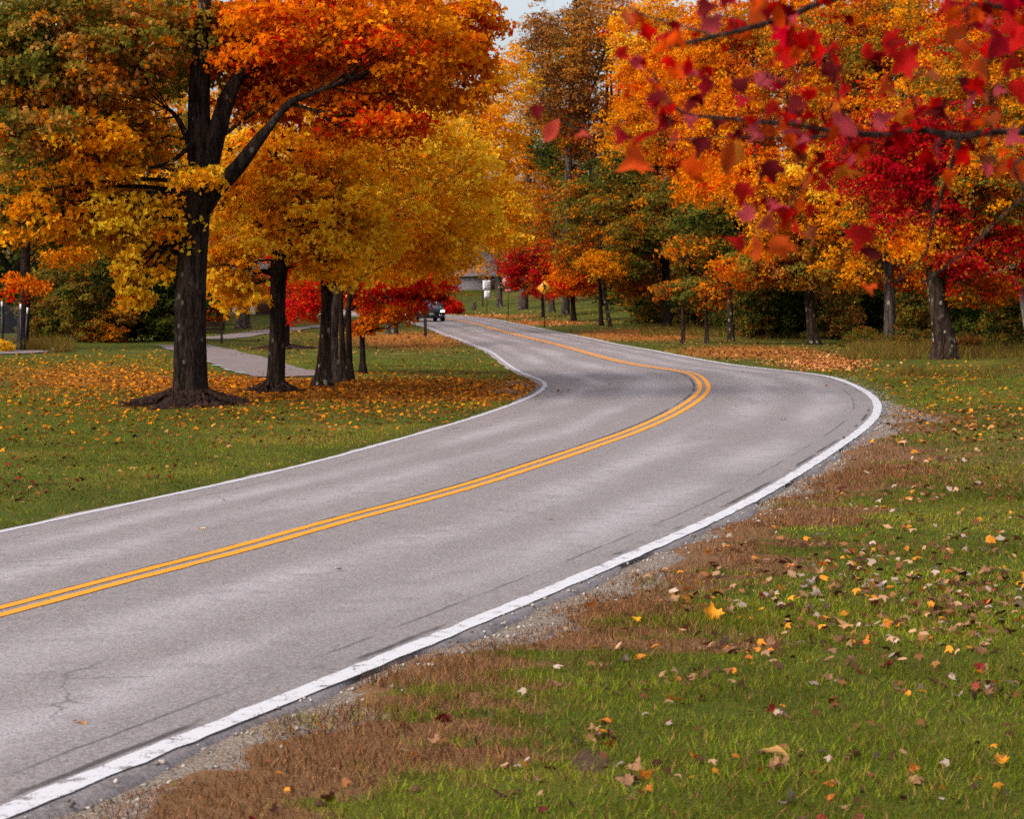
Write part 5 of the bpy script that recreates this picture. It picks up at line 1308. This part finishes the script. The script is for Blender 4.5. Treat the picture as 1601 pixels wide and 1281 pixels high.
    shapes = [leaf_mesh(300 + i, i % 3 != 2, [.7, -.6, 1.2, .9][i % 4]) for i in range(8)]
    mats = {}
    def lm(c):
        k = tuple(np.round(c, 4))
        if k not in mats:
            m, nt, out = new_mat('red_maple_leaf'); b = NB(nt)
            co = b.n('ShaderNodeTexCoord').outputs['Object']; n1 = b.noise(co, 3.0, 4); geo = b.n('ShaderNodeNewGeometry').outputs['Backfacing']
            c = np.array(c) * [.92, .62, .70]; cc = b.mix(b.step(n1, .35, .7), c, c * [.62, .9, .9])
            pale = b.mix(.5, cc, S(214, 130, 128))
            cc = b.mix(b.math('MULTIPLY', geo, .06), cc, pale)
            d = b.princ(cc, .6, None, .03); t = b.n('ShaderNodeBsdfTranslucent', {'Color': cc})
            mx = b.n('ShaderNodeMixShader', {0: .48, 1: d.outputs[0], 2: t.outputs[0]}); nt.links.new(mx.outputs[0], out.inputs[0]); mats[k] = m
        return mats[k]
    for i, (x, y, s_, c, ang) in enumerate(L):
        size = min(s_, 60) * .93 * U
        dzr = float(rng.normal(0, .12))
        p = P(x, y, D + dzr) - g
        V, Q, T = shapes[i % 8]
        # tip direction in the picture plane, then swing and roll so that the leaf shows partly edge on
        a = math.radians(ang + rng.normal(0, 12)); M3 = Matrix.Rotation(a, 3, 'Y') @ Matrix.Rotation(math.pi / 2, 3, 'X')
        roll = Matrix.Rotation(rng.normal(0, .95), 3, 'Z') @ Matrix.Rotation(rng.normal(0, .6), 3, 'X')
        W = (np.array(roll @ M3) @ (V * size).T).T + p
        o = np_mesh('leaf', W, [Q, T], [lm(c)], rt, smooth_sh=True)
        # petiole to the closest bough, inside the same leaf mesh would stretch it: thin stalk mesh joined here
        base = W[-2]; j = np.argmin(((allp - base) ** 2).sum(1)); e = allp[j]
        mb = MB(); midp = (base + e) / 2 + [0, 0, .008]
        mb.tube(catmull(np.array([e, midp, base]), 4), np.linspace(.0013, .0009, 9), 5)
        mb.build('stalk', TWIG, o)
    # the many small leaves along the boughs
    bw = np.concatenate([c[len(c) // 8:] for c in tw]) + g
    bx, by = to_px(bw[:, 0], bw[:, 1], bw[:, 2])
    keep = np.nonzero((bx > 955) & (bx < 1660) & (by < 330 - .25 * np.abs(bx - 1250)))[0]
    VV, FQ, FT, TT = [], [], [], []; off = 0
    pal = [CR, RD, RD, OR, DR, DR, PK, OR, RD, BT]
    hub = rng.choice(keep, 44)
    outer = np.nonzero(bx > 1680)[0]
    for i in range(300):
        h_ = (bw[hub[rng.integers(0, 44)]] if rng.uniform() < .75 else bw[rng.choice(keep)]) if i < 190 else bw[rng.choice(outer)]
        p = h_ + rng.normal(0, 1, 3) * np.array([24, 45, 20]) * U - g - np.array([0, 0, 10 * U])
        V, Q, T = shapes[int(rng.integers(0, 8))]; sz = rng.uniform(20, 37) * U
        M3 = Matrix.Rotation(math.radians(rng.normal(190, 40)), 3, 'Y') @ Matrix.Rotation(math.pi / 2, 3, 'X')
        roll = Matrix.Rotation(rng.normal(0, 1.0), 3, 'Z') @ Matrix.Rotation(rng.normal(0, .7), 3, 'X')
        W = (np.array(roll @ M3) @ (V * sz).T).T + p
        e = allp[np.argmin(((allp - W[-2]) ** 2).sum(1))]; st_ = np.array([W[-2], W[-1], e + [0, 0, .001], e - [0, 0, .001]])
        VV += [W, st_]; n0 = len(W)
        FQ += [np.asarray(Q) + off, np.array([[n0, n0 + 1, n0 + 2, n0 + 3]]) + off]; FT.append(np.asarray(T) + off); off += n0 + 4
        cc = np.array(pal[int(rng.integers(0, 10))]) * [.90, .62, .75] * rng.uniform(.6, 1.1)
        TT.append((len(Q) + 1, len(T), cc))
    tint = np.concatenate([np.tile(c_, (a_, 1)) for a_, b_, c_ in TT] + [np.tile(c_, (b_, 1)) for a_, b_, c_ in TT])
    o = np_mesh('leaves', np.concatenate(VV), [np.concatenate(FQ), np.concatenate(FT)], [FGLEAF], rt, tint=tint, smooth_sh=True); o['kind'] = 'stuff'
    cl = Cloud(); cl.blob(g + [0.9, .5, 4.6], (1.4, 1.4, 1.5), 120, 12, .4, .085, P_CRIM); cl.build('crown', g, MAPLE, rt)
near_maple()

# ------------------------------------------------------------------ light, sky, camera
SUN = np.array([-.74, -.56, .0]); AZ = math.atan2(SUN[0], SUN[1]); EL = math.radians(38)
w = bpy.data.worlds.new('World'); sc.world = w; w.use_nodes = True; nt = w.node_tree; nt.nodes.clear()
sky = nt.nodes.new('ShaderNodeTexSky'); sky.sky_type = 'NISHITA'; sky.sun_disc = False
sky.sun_elevation = EL; sky.sun_rotation = AZ % (2 * math.pi); sky.air_density = 1.0; sky.dust_density = 4.0; sky.ozone_density = 1.0
bg = nt.nodes.new('ShaderNodeBackground'); bg.inputs[1].default_value = .145; o = nt.nodes.new('ShaderNodeOutputWorld')
hs = nt.nodes.new('ShaderNodeHueSaturation'); hs.inputs['Saturation'].default_value = .5; hs.inputs['Value'].default_value = 1.12; nt.links.new(sky.outputs[0], hs.inputs['Color']); nt.links.new(hs.outputs[0], bg.inputs[0]); nt.links.new(bg.outputs[0], o.inputs[0])
l = bpy.data.lights.new('sun', 'SUN'); l.energy = 1.5; l.angle = math.radians(22); l.color = (1, .94, .86)
lo = bpy.data.objects.new('sun', l); COL.objects.link(lo)
d = Vector((math.sin(AZ) * math.cos(EL), math.cos(AZ) * math.cos(EL), math.sin(EL))); lo.rotation_euler = d.to_track_quat('Z', 'Y').to_euler()
cam = bpy.data.cameras.new('camera'); co_ = bpy.data.objects.new('camera', cam); COL.objects.link(co_)
cam.sensor_width = 36; cam.sensor_fit = 'HORIZONTAL'; cam.lens = 36 * F / 1601; cam.clip_end = 8000; cam.clip_start = .1
co_.location = (0, 0, EYE); co_.rotation_euler = (math.pi / 2 - TILT, 0, 0)
cam.dof.use_dof = True; cam.dof.focus_distance = 28; cam.dof.aperture_fstop = 6.2
sc.camera = co_
sc.view_settings.view_transform = 'Standard'; sc.view_settings.look = 'None'; sc.view_settings.gamma = 1; sc.view_settings.exposure = .56
sc.render.engine = 'CYCLES'
c = sc.cycles; c.max_bounces = 5; c.diffuse_bounces = 3; c.glossy_bounces = 2; c.transmission_bounces = 3; c.transparent_max_bounces = 4; c.use_denoising = False
c.sample_clamp_indirect = 4
